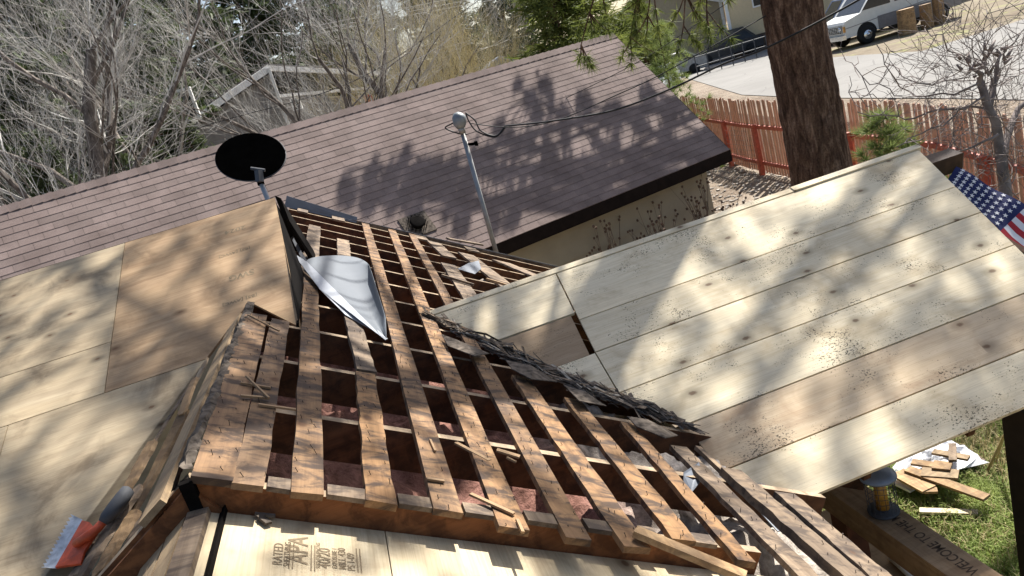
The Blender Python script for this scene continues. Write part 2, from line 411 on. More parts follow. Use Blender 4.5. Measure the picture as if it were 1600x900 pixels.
# ------------------------------------------------------------------- stripped roof
roof = thing('stripped_roof', (0, 0, RZ-1), 'old roof stripped to brown skip boards and open rafters with insulation showing', 'roof')
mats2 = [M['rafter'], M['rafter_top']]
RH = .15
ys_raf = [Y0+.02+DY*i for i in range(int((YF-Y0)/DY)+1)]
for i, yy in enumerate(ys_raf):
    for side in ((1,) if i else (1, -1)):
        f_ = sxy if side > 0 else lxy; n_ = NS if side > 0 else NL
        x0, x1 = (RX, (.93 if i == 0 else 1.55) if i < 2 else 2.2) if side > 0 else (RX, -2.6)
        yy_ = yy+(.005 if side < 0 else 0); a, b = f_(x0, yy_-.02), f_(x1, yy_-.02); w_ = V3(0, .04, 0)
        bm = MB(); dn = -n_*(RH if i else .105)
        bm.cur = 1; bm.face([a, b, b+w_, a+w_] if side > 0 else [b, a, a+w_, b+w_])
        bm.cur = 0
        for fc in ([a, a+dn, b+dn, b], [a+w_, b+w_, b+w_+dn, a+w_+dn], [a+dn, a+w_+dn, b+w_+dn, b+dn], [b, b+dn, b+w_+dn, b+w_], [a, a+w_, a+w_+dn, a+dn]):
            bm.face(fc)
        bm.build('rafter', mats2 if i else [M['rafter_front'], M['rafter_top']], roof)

nail_mb = MB(); nail_mb.tube([(0, 0, 0), (0, 0, .022)], .0016, 5); nail_mb.tube([(0, 0, .022), (0, 0, .0235)], .0032, 6)
nail_src = None
def board(near, far, mat, o0=0., nails=True, name='sheathing_board', th=BT, wfac=1., ragged=.006, y_from=None, y_to=None):
    """a board on the right slope; near = (left px, right px) at its near end, far = centre px of its far end"""
    global nail_src
    a, b = S(*near[0], o0+th), S(*near[1], o0+th); c = S(*far, o0+th); a, b, c = (v-NS*(o0+th) for v in (a, b, c))
    ya = (a[1]+b[1])/2 if y_from is None else y_from; yb = c[1] if y_to is None else y_to
    wd = (b[0]-a[0])*wfac; xa = (a[0]+b[0])/2; xc = c[0]
    bm = MB(); n = 14; top = []
    vs = []
    r_ = random.Random(int(xa*1000)+int(yb*77))
    for i in range(n+1):
        t = i/n; y = ya+(yb-ya)*t; x = xa+(xc-xa)*t
        jl, jr = r_.uniform(-1, 1)*ragged*.5, r_.uniform(-1, 1)*ragged*.5
        if i in (0, n): y0_, y1_ = y+r_.uniform(-1, 1)*ragged, y+r_.uniform(-1, 1)*ragged
        else: y0_ = y1_ = y
        wz = r_.uniform(-.002, .002)
        vs += [sxy(x-wd/2+jl, y0_, o0+th+wz), sxy(x+wd/2+jr, y1_, o0+th+wz), sxy(x+wd/2+jr, y1_, o0+.001), sxy(x-wd/2+jl, y0_, o0+.001)]
    fs = []
    for i in range(n):
        p, q_ = 4*i, 4*i+4
        for k in range(4): fs.append((p+k, p+(k+1) % 4, q_+(k+1) % 4, q_+k))
    fs += [(3, 2, 1, 0), (4*n, 4*n+1, 4*n+2, 4*n+3)]
    bm.raw(vs, fs); o = bm.build(name, mat, roof)
    if nails:
        nb = MB()
        yy = ya+.04
        while yy < yb-.03:
            if yy > 6.3: break
            for sgn in (r_.uniform(-.4, -.1), r_.uniform(.1, .4)):
                if r_.random() < .5:
                    t = (yy-ya)/(yb-ya); x = xa+(xc-xa)*t+sgn*wd+r_.uniform(-.01, .01)
                    p = sxy(x, yy+r_.uniform(-.03, .03), o0+th-.002)
                    ln = r_.uniform(.006, .022); tl = V3(r_.gauss(0, .12), r_.gauss(0, .12), 1.)*ln
                    nb.tube([p, p+tl], .0012, 4); nb.tube([p+tl, p+tl*1.05], .0024, 5)
            yy += r_.uniform(.05, .10)
        if nb.v:
            no = nb.build('nails', M['nail'], o); no['kind'] = 'stuff'
    return o
B = M['board']; BG = M['board_grey']
board(((303, 741), (362, 752)), (401, 490), B, wfac=1.08)
board(((363.5, 752), (413, 758)), (438, 500), B, wfac=1.04)
board(((455, 766), (507, 773)), (486, 440), B); board(((462, 470), (495, 470)), (492, 352), BG, y_from=5.0)
board(((573, 782), (620, 790)), (571, 582), B)
board(((558, 578), (588, 580)), (546, 480), BG); board(((528, 410), (550, 412)), (536, 374), BG)
board(((678, 792), (726, 804)), (571, 349), B)
board(((780, 822), (827, 829)), (611, 357), B, y_to=YF)
board(((883, 839), (926, 848)), (644, 366), B)
board(((973, 852), (1018, 858)), (813, 588), B); board(((735, 486), (765, 484)), (700, 412), BG, wfac=.8); board(((692, 400), (712, 402)), (678, 378), BG)
board(((1049, 838), (1094, 850)), (893, 622), B); board(((800, 462), (818, 458)), (728, 396), BG)
board(((1145, 866), (1191, 888)), (978, 660), B); board(((848, 440), (862, 436)), (783, 408), BG)
board(((1246, 897), (1284, 903)), (1060, 697), BG)
# short gable cleats at the far rake
for x0, x1, y in ((519, 538, 347), (462, 480, 338), (655, 672, 381), (742, 756, 402)):
    a, b = S(x0, y), S(x1, y)
    bm = MB(); bm.prism([sxy(a[0], YF-.3, BT), sxy(b[0], YF-.28, BT), sxy(b[0], YF+.02, BT), sxy(a[0], YF+.02, BT)], -NS*BT)
    bm.build('sheathing_board', BG, roof)
# boards past the eave of the near rafter, standing proud under the plank roof
for (nl, nr), fr, oo in ((((1352, 930), (1394, 934)), (1143, 733), .02), (((1394, 930), (1436, 936)), (1226, 770), .03)):
    board((nl, nr), fr, BG, o0=oo, th=.035)
# near edge blocking between board ends, lying on the first rafter
for x0, x1 in ((414, 454), (508, 572), (621, 677), (727, 779), (828, 882), (927, 972), (1019, 1048), (1096, 1144)):
    ym = 752+(x0-362)*.163+4
    a, b = S(x0, ym), S(x1, ym+(x1-x0)*.163)
    bm = MB(); bm.prism([sxy(a[0]+.003, Y0-.015, .016), sxy(b[0]-.003, Y0-.018, .016), sxy(b[0]-.003, Y0+.05, .016), sxy(a[0]+.003, Y0+.05, .016)], -NS*.015)
    bm.build('blocking', M['board_grey'], roof)
# ridge felt, crumpled
bm = MB(); n = 60; r_ = random.Random(5); prof = []
for i in range(n+1):
    t = i/n; y = Y0+.01+(4.18-Y0)*t
    row = []
    for k, (dx, hz) in enumerate(((-.055, .004), (-.035, .02), (-.012, .036), (.006, .03), (.018, .024))):
        row.append(V3(RX+dx+r_.uniform(-.008, .008), y, RZ-abs(dx)*.6+hz+r_.uniform(-.008, .010)))
    prof.append(row)
for i in range(n):
    for k in range(4): bm.face([prof[i][k], prof[i][k+1], prof[i+1][k+1], prof[i+1][k]])
bm.build('ridge_felt', M['feltgrey'], roof)
# left slope: tan boards beside the ridge
for xa, xb, yb in ((-.06, -.135, 4.45),):
    bm = MB(); bm.prism([lxy(RX+xb, Y0-.03, .022), lxy(RX+xa, Y0-.03, .022), lxy(RX+xa, yb, .022), lxy(RX+xb, yb, .022)], -NL*.02)
    bm.build('sheathing_board', M['tanboard'], roof)
# gable face boards under the left slope (seen from the front)
bm = MB(); bm.prism([lxy(RX-.01, Y0-.022, -.012), lxy(RX-1.9, Y0-.022, -.012), lxy(RX-1.9, Y0-.022, -.20), lxy(RX-.01, Y0-.022, -.20)], V3(0, .02, 0))
bm.build('barge_board', M['rafter_front'], roof)
bm = MB(); bm.prism([V3(RX-.018, Y0-.03, RZ+.0), V3(RX+.018, Y0-.03, RZ+.0), V3(RX+.014, Y0-.03, RZ-.2), V3(RX-.014, Y0-.03, RZ-.2)], V3(0, .03, 0))
bm.build('ridge_board', M['felt'], roof)
# deck one rafter lower, in front
CQ = -.076
def qxy(x, y, o=0.): return sxy(x, y, CQ+o)
xq0 = S(347, 797, CQ)[0]; xqj = S(626, 830, CQ)[0]; yq = Y0-.012
ply_q = []
for xa, xb in ((xq0, xqj-.003), (xqj, 1.05), (1.053, 2.4)):
    for ya, yb in ((-1.0, yq),):
        bm = MB(); bm.prism([qxy(xa, ya), qxy(xb, ya), qxy(xb, yb), qxy(xa, yb)], -NS*.015)
        ply_q.append(bm.build('plywood_sheet', M['ply_front'], roof))
for k, (xa, xb) in enumerate(((xq0-.075, xq0-.02), (xq0-.15, xq0-.085), (xq0-.24, xq0-.16), (xq0-.36, xq0-.26))):
    bm = MB()
    f_ = (lambda x, y, o: V3(x, y, min(qxy(x, y, o)[2], (lxy(x, y, CQ+o))[2])))
    bm.prism([f_(xa, -1, -.004*k), f_(xb, -1, -.004*k), f_(xb, Y0-.03, -.004*k), f_(xa, Y0-.03, -.004*k)], V3(0, 0, -.02))
    bm.build('sheathing_board', (BG, M['tanboard'], M['tanboard'], BG)[k], roof)
bm = MB(); bm.prism([lxy(RX, -1, CQ-.05), lxy(RX-2, -1, CQ-.05), lxy(RX-2, Y0, CQ-.05), lxy(RX, Y0, CQ-.05)], V3(0, 0, -.02))
bm.build('board_gap_shade', M['felt'], roof)  # black sheet put in as the shade in the gap between boards
# insulation
nx, ny = 90, 200; vs = []; fs = []
for j in range(ny+1):
    for i in range(nx+1):
        x = RX+.02+(1.40-RX)*i/nx; y = Y0+.05+(YF-.1-Y0)*j/ny
        h_ = .11*noise.fractal(Vector((x*4, y*4, 1)), 1., 2., 5)+.03*noise.noise(Vector((x*22, y*22, 3)))
        rise = max(0, min(.17, (x-.55)*.32))
        vs.append(sxy(x, y, -.27+h_+rise*.75))
for j in range(ny):
    for i in range(nx):
        a = j*(nx+1)+i; fs.append((a, a+1, a+nx+2, a+nx+1))
bm = MB(); bm.raw(vs, fs); o = bm.build('insulation', M['insul'], roof, True); o['kind'] = 'stuff'
# far rake: drip edge, barge board
bm = MB(); a = S(434, 315); b = S(517, 343)
bm.prism([sxy(RX-.05, YF+.02, .0), sxy(.05, YF+.02, .0), sxy(.05, YF+.05, .07), sxy(RX-.05, YF+.05, .13)], V3(0, .004, 0))
bm.build('drip_edge', M['edge_metal'], roof)
bm = MB(); bm.prism([sxy(RX, YF+.03, .028), sxy(2.3, YF+.03, .028), sxy(2.3, YF+.06, .028), sxy(RX, YF+.06, .028)], -NS*.17)
bm.build('barge_board', M['board_grey'], roof)
for k in range(5):
    o_ = .012+k*.004
    bm = MB(); bm.prism([sxy(-.1+k*.1, YF-.03-.013*k, o_+BT), sxy(2.3, YF-.03-.013*k, o_+BT), sxy(2.3, YF-.036-.013*k+.01, o_+BT), sxy(-.1+k*.1, YF-.036-.013*k+.01, o_+BT)], -NS*.006)
    bm.build('rake_strip', M['feltgrey'] if k % 2 else M['edge_metal'], roof)
# house walls below the roof
bm = MB(); bm.prism([V3(RX, YF-.05, RZ-.25), V3(2.15, YF-.05, sxy(2.15, 0)[2]-.25), V3(2.15, YF-.05, ZG), V3(RX-2, YF-.05, ZG), V3(RX-2, YF-.05, lxy(RX-2, 0)[2]-.25)], V3(0, -.12, 0))
bm.build('wall', M['siding'], roof)
bm = MB(); bm.box(1.42, 1.54, -1.5, YF-.2, ZG, sxy(1.54, 0)[2]-.34)
bm.build('wall', M['siding'], roof)

# ------------------------------------------------------------------- plywood roof
proof = thing('plywood_roof', (-2, 4.5, -2), 'main roof slope newly decked with tan stamped plywood sheets, notched around the old ridge', 'roof')
YR = P(425, 310)[1]
def sheet(pix, mat, name='plywood_sheet', fn=P, parent=proof, th=.015, world=None, label=None):
    pts = [fn(*p) for p in pix] if world is None else world
    bm = MB(); bm.prism(pts[::-1] if np.cross(pts[1]-pts[0], pts[2]-pts[0])[2] < 0 else pts, -NP*th)
    o = bm.build(name, mat, parent)
    if label: o['label'] = label
    return o
xs = P(195, 380)[0]; y1 = P(205, 600)[1]; y2 = P(0, 590)[1]; xl = -5.2
g_ = .0025
sheet(None, M['ply_pale'], world=[pxy(xl, y2+g_), pxy(xs-g_, y2+g_), pxy(xs-g_, YR), pxy(xl, YR)])
sheet(None, M['ply_pale'], world=[pxy(xl, y1+g_), pxy(xs-g_, y1+g_), pxy(xs-g_, y2-g_), pxy(xl, y2-g_)])
kpk = P(389, 471); kv = P(470, 512); kr = P(425, 310)
vl = lambda y: kpk[0]+(y-kpk[1])*(P(100, 862)[0]-kpk[0])/(P(100, 862)[1]-kpk[1])
sheet(None, M['ply_brown'], label='browner plywood sheet stamped 2024 with a pointed notch', world=[pxy(xs+g_, y1+g_), pxy(vl(y1+g_)-.004, y1+g_), kpk, kv, pxy(kv[0]-.01, YR)*V3(1, 1, 1), pxy(xs+g_, YR)])
xl2 = P(3, 700)[0]
sheet(None, M['ply_pale'], world=[pxy(xl2+g_, 2.2), pxy(vl(2.2)-.004, 2.2), pxy(vl(y1-g_)-.004, y1-g_), pxy(xl2+g_, y1-g_)])
sheet(None, M['ply_pale'], world=[pxy(xl, 2.2), pxy(xl2-g_, 2.2), pxy(xl2-g_, y1-g_), pxy(xl, y1-g_)])
# black wall added as the shade of the opening below the right edge, and the valley board behind it
bm = MB(); e0 = pxy(kv[0]-.012, kv[1], -.016); e1 = pxy(kv[0]-.012, YR, -.016)
bm.prism([e0, e1, sxy(e1[0], e1[1], .024), sxy(e0[0], e0[1], .024)], V3(-.015, 0, 0))
bm.build('edge_gap_shade', M['felt'], proof)
a = pxy(kv[0]-.005, YR+.01, .01); b = S(483, 402)+NS*.04
bm = MB(); bm.prism([a, a+V3(.03, .02, -.03), b+V3(.03, .02, .0), b+V3(0, 0, -.02)], V3(.0, .03, -.16))
bm.build('valley_board', M['felt'], proof)
bm = MB(); bm.prism([pxy(xl, YR+.004), pxy(kv[0]-.02, YR+.004), pxy(kv[0]-.02, YR+.004)+V3(0, 1.6, -.75), pxy(xl, YR+.004)+V3(0, 1.6, -.75)], V3(0, 0, -.015))
bm.build('back_slope', M['felt'], proof)

def text_mesh(body, mat, name, parent, origin, xdir, ydir, size, th=.0008, off=.0012, shear=0., squash=1.):
    cu = bpy.data.curves.new('lettering', 'FONT'); cu.body = body; cu.size = 1.0; cu.extrude = 0; cu.offset = .012
    to = bpy.data.objects.new('lettering', cu); COL.objects.link(to)
    dg = bpy.context.evaluated_depsgraph_get(); me = bpy.data.meshes.new_from_object(to.evaluated_get(dg))
    bpy.data.objects.remove(to); bpy.data.curves.remove(cu)
    xdir, ydir = unit(xdir), unit(ydir); nn = np.cross(xdir, ydir)
    for v in me.vertices:
        p = np.asarray(origin)+xdir*v.co.x*size*squash+ydir*v.co.y*size+nn*off; v.co = p
    me.materials.clear(); me.materials.append(mat); me.name = name
    o = bpy.data.objects.new(name, me); COL.objects.link(o); adopt(o, parent); return o
def rects(name, mat, parent, origin, xdir, ydir, lst, off=.0012):
    xdir, ydir = unit(xdir), unit(ydir); nn = np.cross(xdir, ydir); bm = MB()
    for x0, y0, x1, y1 in lst:
        bm.face([np.asarray(origin)+xdir*x+ydir*y+nn*off for x, y in ((x0, y0), (x1, y0), (x1, y1), (x0, y1))])
    return bm.build(name, mat, parent)
brown = [o for o in proof.children if o.get('label')][0] if False else None
for o in bpy.data.objects:
    if o.parent == proof and o.get('label', '').startswith('browner'): brown = o
XM, YM = V3(-1, 0, 0), -V3(0, math.cos(q), math.sin(q))
text_mesh('2024', M['ink'], 'stamp', brown, P(384, 352), XM, YM, .064, squash=1.05)
text_mesh('[E3] [AWC]', M['ink'], 'stamp', brown, P(391, 385), XM, YM, .038)
text_mesh('SWG', M['ink'], 'stamp', brown, P(397, 420), XM, YM, .078, squash=.85)
text_mesh('[B5] [AWC]', M['ink'], 'stamp', brown, P(402, 458), XM, YM, .038)
# stamp on the front plywood (reads up the sheet)
qs = ply_q[0]; XD, YD = V3(0, 1, 0), -DS
def Q(x, y): return S(x, y, CQ)
ox = Q(470, 897)
text_mesh('RATED', M['ink'], 'stamp', qs, Q(440, 884), XD, YD, .034)
text_mesh('SHEATHING', M['ink'], 'stamp', qs, Q(452, 886), XD, YD, .022)
text_mesh('APA', M['ink'], 'stamp', qs, Q(480, 883), XD, YD, .075)
rects('stamp', M['ink'], qs, Q(452, 889), XD, YD, [(0, 0, .125, .003), (0, -.009, .125, -.006), (0, -.055, .125, -.052), (0, -.064, .125, -.061)])
text_mesh('SIZED FOR SPACING', M['ink'], 'stamp', qs, Q(500, 889), XD, YD, .014)
text_mesh('40/20', M['ink'], 'stamp', qs, Q(516, 889), XD, YD, .043)
text_mesh('EXPOSURE 1', M['ink'], 'stamp', qs, Q(527, 889), XD, YD, .018)
text_mesh('MILL 430', M['ink'], 'stamp', qs, Q(541, 891), XD, YD, .028)
text_mesh('PS 1-09', M['ink'], 'stamp', qs, Q(555, 893), XD, YD, .028)
rects('stamp', M['ink'], qs, Q(566, 896), XD, YD, [(0, 0, .12, .003), (0, .009, .12, .012)])

# ------------------------------------------------------------------- plank roof over the porch
kroof = thing('plank_roof', (2.5, 4, -2), 'porch roof of wide pale pine planks, dirt-specked, with an open joint near its left end', 'roof')
rb = [R(1300, y)[1] for y in (287, 360, 416, 493, 575, 667, 766)]
rb[0] = R(670, 495)[1]; rb[-1] = R(1260, 780)[1]
vt, vb, vc, ve = R(670, 497), R(1070, 663), R(1131, 741), R(1259, 781)
def leftx(y):
    if y >= vb[1]: return vt[0]+(vt[1]-y)/(vt[1]-vb[1])*(vb[0]-vt[0])
    if y >= vc[1]: return vb[0]+(vb[1]-y)/(vb[1]-vc[1])*(vc[0]-vb[0])
    return vc[0]+(vc[1]-y)/(vc[1]-ve[1])*(ve[0]-vc[0])
re0, re1 = R(1441, 240), R(1602, 400)
def rightx(y): return re0[0]+(y-re0[1])*(re1[0]-re0[0])/(re1[1]-re0[1])
def plank(ya, yb, xa, xb, mat, dz=0., name='plank'):
    ya, yb = max(ya, yb)-.0045, min(ya, yb)+.0045
    l = []
    ysub = [ya]+[yy for yy in (vb[1], vc[1]) if yb < yy < ya]+[yb]
    lef = [(leftx(y) if xa is None else xa(y), y) for y in ysub]
    rig = [(rightx(y) if xb is None else xb(y), y) for y in ysub]
    pts = [rxy(x, y, dz) for x, y in lef]+[rxy(x, y, dz) for x, y in rig[::-1]]
    bm = MB(); bm.prism(pts, -NP*.019); return bm.build(name, mat, kroof)
j0, j1 = R(872, 433), R(930, 551); j2 = R(967, 614)
jx = lambda y: j0[0]+(y-j0[1])*(j1[0]-j0[0])/(j1[1]-j0[1])
jx2 = lambda y: j1[0]+(y-j1[1])*(j2[0]-j1[0])/(j2[1]-j1[1])
K = M['plank']
ym1 = R(893, 491)[1]
plank(rb[0], ym1, None, lambda y: jx(y)-.006, K)
plank(ym1, R(929, 551)[1], None, lambda y: jx(y)-.035, M['plank_brown'], -.006)['label'] = 'short dark brown plank in the gap'
plank(R(929, 551)[1], j2[1], None, lambda y: jx2(y)-.004, K)
plank(rb[0], rb[1], lambda y: jx(y)+.004, None, K)
plank(rb[1], rb[2], lambda y: jx(y)+.004, None, K, .001)
plank(rb[2], j2[1], lambda y: (jx(y) if y > j1[1] else jx2(y))+.004, None, K)
plank(j2[1], rb[4], None, None, K, .001)
plank(rb[4], rb[5], None, None, M['plank_tan'])['label'] = 'tan plank with a dark split knot'
plank(rb[5], rb[6], None, None, K, .001)
# ridge batten and backing
for xa, xb, dz in ((vt[0]+.02, R(1248, 303)[0], .004), (R(1246, 303)[0], rightx(rb[0])+.03, .012)):
    bm = MB(); bm.prism([rxy(xa, rb[0]+.004, dz), rxy(xb, rb[0]+.004, dz), rxy(xb, rb[0]+.05, dz), rxy(xa, rb[0]+.05, dz)], -NP*.045)
    bm.build('ridge_batten', K, kroof)
bm = MB(); e = V3(0, 1.9, -.85)
bm.prism([rxy(vt[0]+.5, rb[0]+.052, -.02), rxy(rightx(rb[0]), rb[0]+.052, -.02), rxy(rightx(rb[0]), rb[0]+.05, -.02)+e, rxy(vt[0]+1.9, rb[0]+.05, -.02)+e], V3(0, 0, -.02))
bm.build('back_slope', M['plank_brown'], kroof)
for x_ in np.arange(1.9, 3.9, .6):                      # rafters below the planks
    y_t = rb[0]-.05; y_b = rb[-1]+.05
    if x_ < leftx(y_b)+.05: continue
    y_t = min(y_t, vt[1]-(x_-vt[0]-.25)*0+0)
    bm = MB(); bm.prism([rxy(x_, y_b, -.022), rxy(x_+.04, y_b, -.022), rxy(x_+.04, y_t, -.022), rxy(x_, y_t, -.022)], -NP*.12)
    bm.build('rafter', M['rafter'], kroof)
# ridge beam end (rough log) poking out on the right
a = rxy(rightx(rb[0])-.25, rb[0]+.02, -.09)+V3(0, .0, -.10)
bm = MB(); bm.tube([a, a+V3(.25, 0, 0), a+V3(.60, 0, .0), a+V3(.62, 0, 0)], [.095, .098, .095, .078], 4)
bm.build('ridge_log', M['rust'], kroof)
# porch posts
pz = lambda x, y: rxy(x, y, -.15)[2]
pr = R(1598, 640)
def post(x, y, wd=.11):
    bm = MB(); bm.box(x-wd/2, x+wd/2, y-wd/2, y+wd/2, ZG, pz(x, y)); return bm.build('post', M['darkpost'], kroof)
post(pr[0]+.20, pr[1]+.12, .22)
# =================================================================== GARAGE
GA = RAD(73.2); A_ = V3(math.sin(GA), math.cos(GA), 0); Pn = V3(-math.cos(GA), math.sin(GA), 0)
GE = onz(1140, 234, -2.3)
dd = ray(958, 53); Mx = np.column_stack([Pn, V3(0, 0, 1), -dd]); gw, gv, _t = np.linalg.solve(Mx, -GE)
GU = unit(Pn*gw+V3(0, 0, gv)); GL = math.hypot(gw, gv); GN = np.cross(A_, GU)
if GN[2] < 0: GN = -GN
LEN = 26.
gar = thing('garage', GE*V3(1, 1, 0)+V3(-6, 0, ZG), 'long beige garage under a brown asphalt shingle roof with dark fascia', 'garage')
def gp(s, u, o=0.): return GE-A_*s+GU*u+GN*o           # s along the eave to the left, u up the slope
NC = 27; ex = GL/NC; bm = MB(); tone = []
r_ = random.Random(3)
for c in range(NC):
    u0, u1 = c*ex, (c+1)*ex+.012
    s = -.0 - (0 if c % 2 else 0)
    s = 0.; first = True
    while s < LEN:
        wd = .305 if not first else (.305 if c % 2 else .1525)
        first = False
        e_ = min(s+wd-.0045, LEN); j = r_.uniform(-.003, .003)
        a0, a1 = gp(s, u0+j, .0085), gp(e_, u0+j, .0085); b0, b1 = gp(s, u1, .003), gp(e_, u1, .003)
        bm.raw([a0, a1, b1, b0, gp(s, u0+j, -.004), gp(e_, u0+j, -.004)], [(0, 3, 2, 1), (0, 1, 5, 4)])
        tn = r_.random(); tone += [tn, tn]; s += wd
o = bm.build('shingles', M['shingle'], gar)
at_ = o.data.attributes.new('tone', 'FLOAT', 'FACE'); at_.data.foreach_set('value', tone)
bm = MB(); bm.prism([gp(0, 0, -.004), gp(LEN, 0, -.004), gp(LEN, GL, -.004), gp(0, GL, -.004)], -GN*.02)
bm.build('roof_deck', M['shingle'], gar)
bs = GE+Pn*2*gw
bm = MB(); rt = GE+Pn*gw+V3(0, 0, gv)
bm.prism([rt, rt-A_*LEN, bs-A_*LEN, bs], V3(0, 0, -.03)); bm.build('back_slope', M['shingle'], gar)
bm = MB(); s = 0; tone = []
while s < LEN:                                            # ridge caps
    for sg in (1, -1):
        dn = (-GU if sg > 0 else unit(Pn*gw+V3(0, 0, -gv)))*.14
        a0 = rt-A_*s+V3(0, 0, .026); a1 = rt-A_*(s+.16)+V3(0, 0, .012)
        bm.face([a0, a1, a1+dn, a0+dn] if sg < 0 else [a0, a0+dn, a1+dn, a1])
        tn = r_.random(); tone.append(tn)
    bm.face([rt-A_*s+V3(0, 0, .026), rt-A_*s+V3(0, 0, .006), rt-A_*s+V3(0, 0, .006)-GU*.14, rt-A_*s+V3(0, 0, .026)-GU*.14]); tone.append(.2)
    s += .14
o = bm.build('ridge_cap', M['shingle'], gar); at_ = o.data.attributes.new('tone', 'FLOAT', 'FACE'); at_.data.foreach_set('value', tone)
# fascia and rake board, soffit
bm = MB(); bm.prism([gp(0, 0, 0)+V3(0, 0, -.005), gp(LEN, 0, 0)+V3(0, 0, -.005), gp(LEN, 0)+V3(0, 0, -.21), gp(0, 0)+V3(0, 0, -.21)], Pn*.03)
bm.build('fascia', M['fascia'], gar)
bm = MB(); bm.prism([gp(-.02, 0)+V3(0, 0, -.004), gp(-.02, GL)+V3(0, 0, -.004), gp(-.02, GL)+V3(0, 0, -.2), gp(-.02, 0)+V3(0, 0, -.2)], -A_*.03)
bm.prism([gp(-.02, GL)+V3(0, 0, -.004), bs+A_*.02, bs+A_*.02+V3(0, 0, -.2), gp(-.02, GL)+V3(0, 0, -.2)], -A_*.03)
bm.build('rake_board', M['fascia'], gar)
wf = GE+Pn*.38-A_*.32                                     # front wall corner
bm = MB(); bm.prism([gp(.05, 0)+V3(0, 0, -.2), gp(LEN, 0)+V3(0, 0, -.2), gp(LEN, 0)+V3(0, 0, -.2)+Pn*.4, gp(.05, 0)+V3(0, 0, -.2)+Pn*.4], V3(0, 0, .012)); bm.build('soffit', M['fascia'], gar)
zt = GE[2]-.2
bm = MB()
nb_ = 6; hb = (zt-ZG)/nb_
for k in range(nb_):                                      # lap siding
    z1 = zt-k*hb; z0 = z1-hb
    a, b = V3(wf[0], wf[1], 0), V3(*(wf-A_*(LEN-.6))[:2], 0)
    bm.raw([a+V3(0, 0, z1), b+V3(0, 0, z1), b+V3(0, 0, z0)-Pn*.028, a+V3(0, 0, z0)-Pn*.028, a+V3(0, 0, z0), b+V3(0, 0, z0)], [(0, 1, 2, 3), (3, 2, 5, 4)])
bm.build('front_wall', M['siding'], gar)
bm = MB(); g0 = V3(*wf[:2], zt+.0); g1 = g0+Pn*(2*gw-.76)
bm.face([g0, g0+V3(0, 0, ZG-zt), g1+V3(0, 0, ZG-zt), g1, (g0+g1)/2+V3(0, 0, gv*.86)])
bm.build('gable_wall', M['siding'], gar)
bm = MB(); c_ = V3(*wf[:2], (zt+ZG)/2)-Pn*.012; bm.obox(c_-A_*.05, A_*.055, Pn*.012, V3(0, 0, (zt-ZG)/2-.002)); bm.obox(c_+A_*.015+Pn*.06, A_*.012, Pn*.06, V3(0, 0, (zt-ZG)/2-.002))
bm.build('corner_trim', M['siding'], gar)

# =================================================================== FENCE
fence = thing('picket_fence', V3(*fence_xy[2], ZG), 'weathered red wooden picket fence with bright red posts and rails along the street', 'fence')
def seg_pts(step):
    pts = []; carry = 0
    path = fence_xy
    for a, b in zip(path[:-1], path[1:]):
        l = np.linalg.norm(b-a); t = carry
        while t < l: pts.append((a+(b-a)*t/l, unit(b-a))); t += step
        carry = t-l
    return pts
pk = seg_pts(.155); r_ = random.Random(9)
per = 16
for i0 in range(0, len(pk), per):
    bm = MB()
    for p, d in pk[i0:i0+per]:
        nrm = V3(-d[1], d[0]); nrm = nrm if nrm[0] > 0 else -nrm
        top = ZG+1.95+r_.uniform(-.05, .04); c = V3(*(p+nrm*.035), 0); dv = V3(*d, 0)*(.047+r_.uniform(-.006, .008)); nv = V3(*nrm, 0)*.009
        lean = V3(*d, 0)*r_.uniform(-.06, .06)
        a, b = c+V3(0, 0, ZG+.06), c+V3(0, 0, top)+lean
        v = [a-dv-nv, a+dv-nv, a+dv+nv, a-dv+nv, b-dv-nv, b+dv-nv, b+dv+nv, b-dv+nv, b-dv*.5-nv+V3(0, 0, .03), b+dv*.5-nv+V3(0, 0, .03), b+dv*.5+nv+V3(0, 0, .03), b-dv*.5+nv+V3(0, 0, .03)]
        f = [(0, 1, 5, 4), (1, 2, 6, 5), (2, 3, 7, 6), (3, 0, 4, 7), (4, 5, 9, 8), (5, 6, 10, 9), (6, 7, 11, 10), (7, 4, 8, 11), (8, 9, 10, 11)]
        bm.raw(v, f)
    bm.build('picket_panel', M['picket'], fence)
for hgt in (.32, 1.28):
    bm = MB()
    for a, b in zip(fence_xy[:-1], fence_xy[1:]):
        bm.bar(V3(*a, ZG+hgt), V3(*b, ZG+hgt), .045, .09)
    bm.build('rail', M['red'], fence)
for p, d in seg_pts(2.3):
    nrm = V3(-d[1], d[0]); nrm = nrm if nrm[0] > 0 else -nrm
    bm = MB(); c = p-nrm*.08; bm.box(c[0]-.055, c[0]+.055, c[1]-.055, c[1]+.055, ZG, ZG+1.36); bm.build('post', M['red'], fence)
# wire netting leaning in the corner
bm = MB(); a, b = onz(1150, 262, ZG)+V3(-.25, -.1, 0), onz(1222, 268, ZG)+V3(-.3, 0, 0)
for k in range(13):
    p = a+(b-a)*k/12; bm.tube([p, p+V3(.1, .02, 1.15)], .004, 4)
for k in range(10):
    z = V3(.1, .02, 1.15)*k/9; bm.tube([a+z, (a+b)/2+z+V3(0, 0, -.03), b+z], .004, 4)
tag(bm.build('wire_netting', M['darktwig']), 'rusty wire netting leaning on the red fence between two posts', 'netting')

# =================================================================== TREES
def tri_needles(bm_v, bm_f, c, d, n, ln, spread, wd, rng):
    d = unit(d)
    for _ in range(n):
        v = unit(d+spread*np.array([rng.gauss(0, 1), rng.gauss(0, 1), rng.gauss(0, 1)]))
        l = ln*rng.uniform(.7, 1.15); sd_ = unit(np.cross(v, V3(rng.random()-.5, rng.random()-.5, rng.random()-.5)))*wd
        b = len(bm_v); base = c+v*.02
        bm_v += [tuple(base-sd_), tuple(base+sd_), tuple(base+v*l+V3(0, 0, -.12*l))]; bm_f.append((b, b+1, b+2))

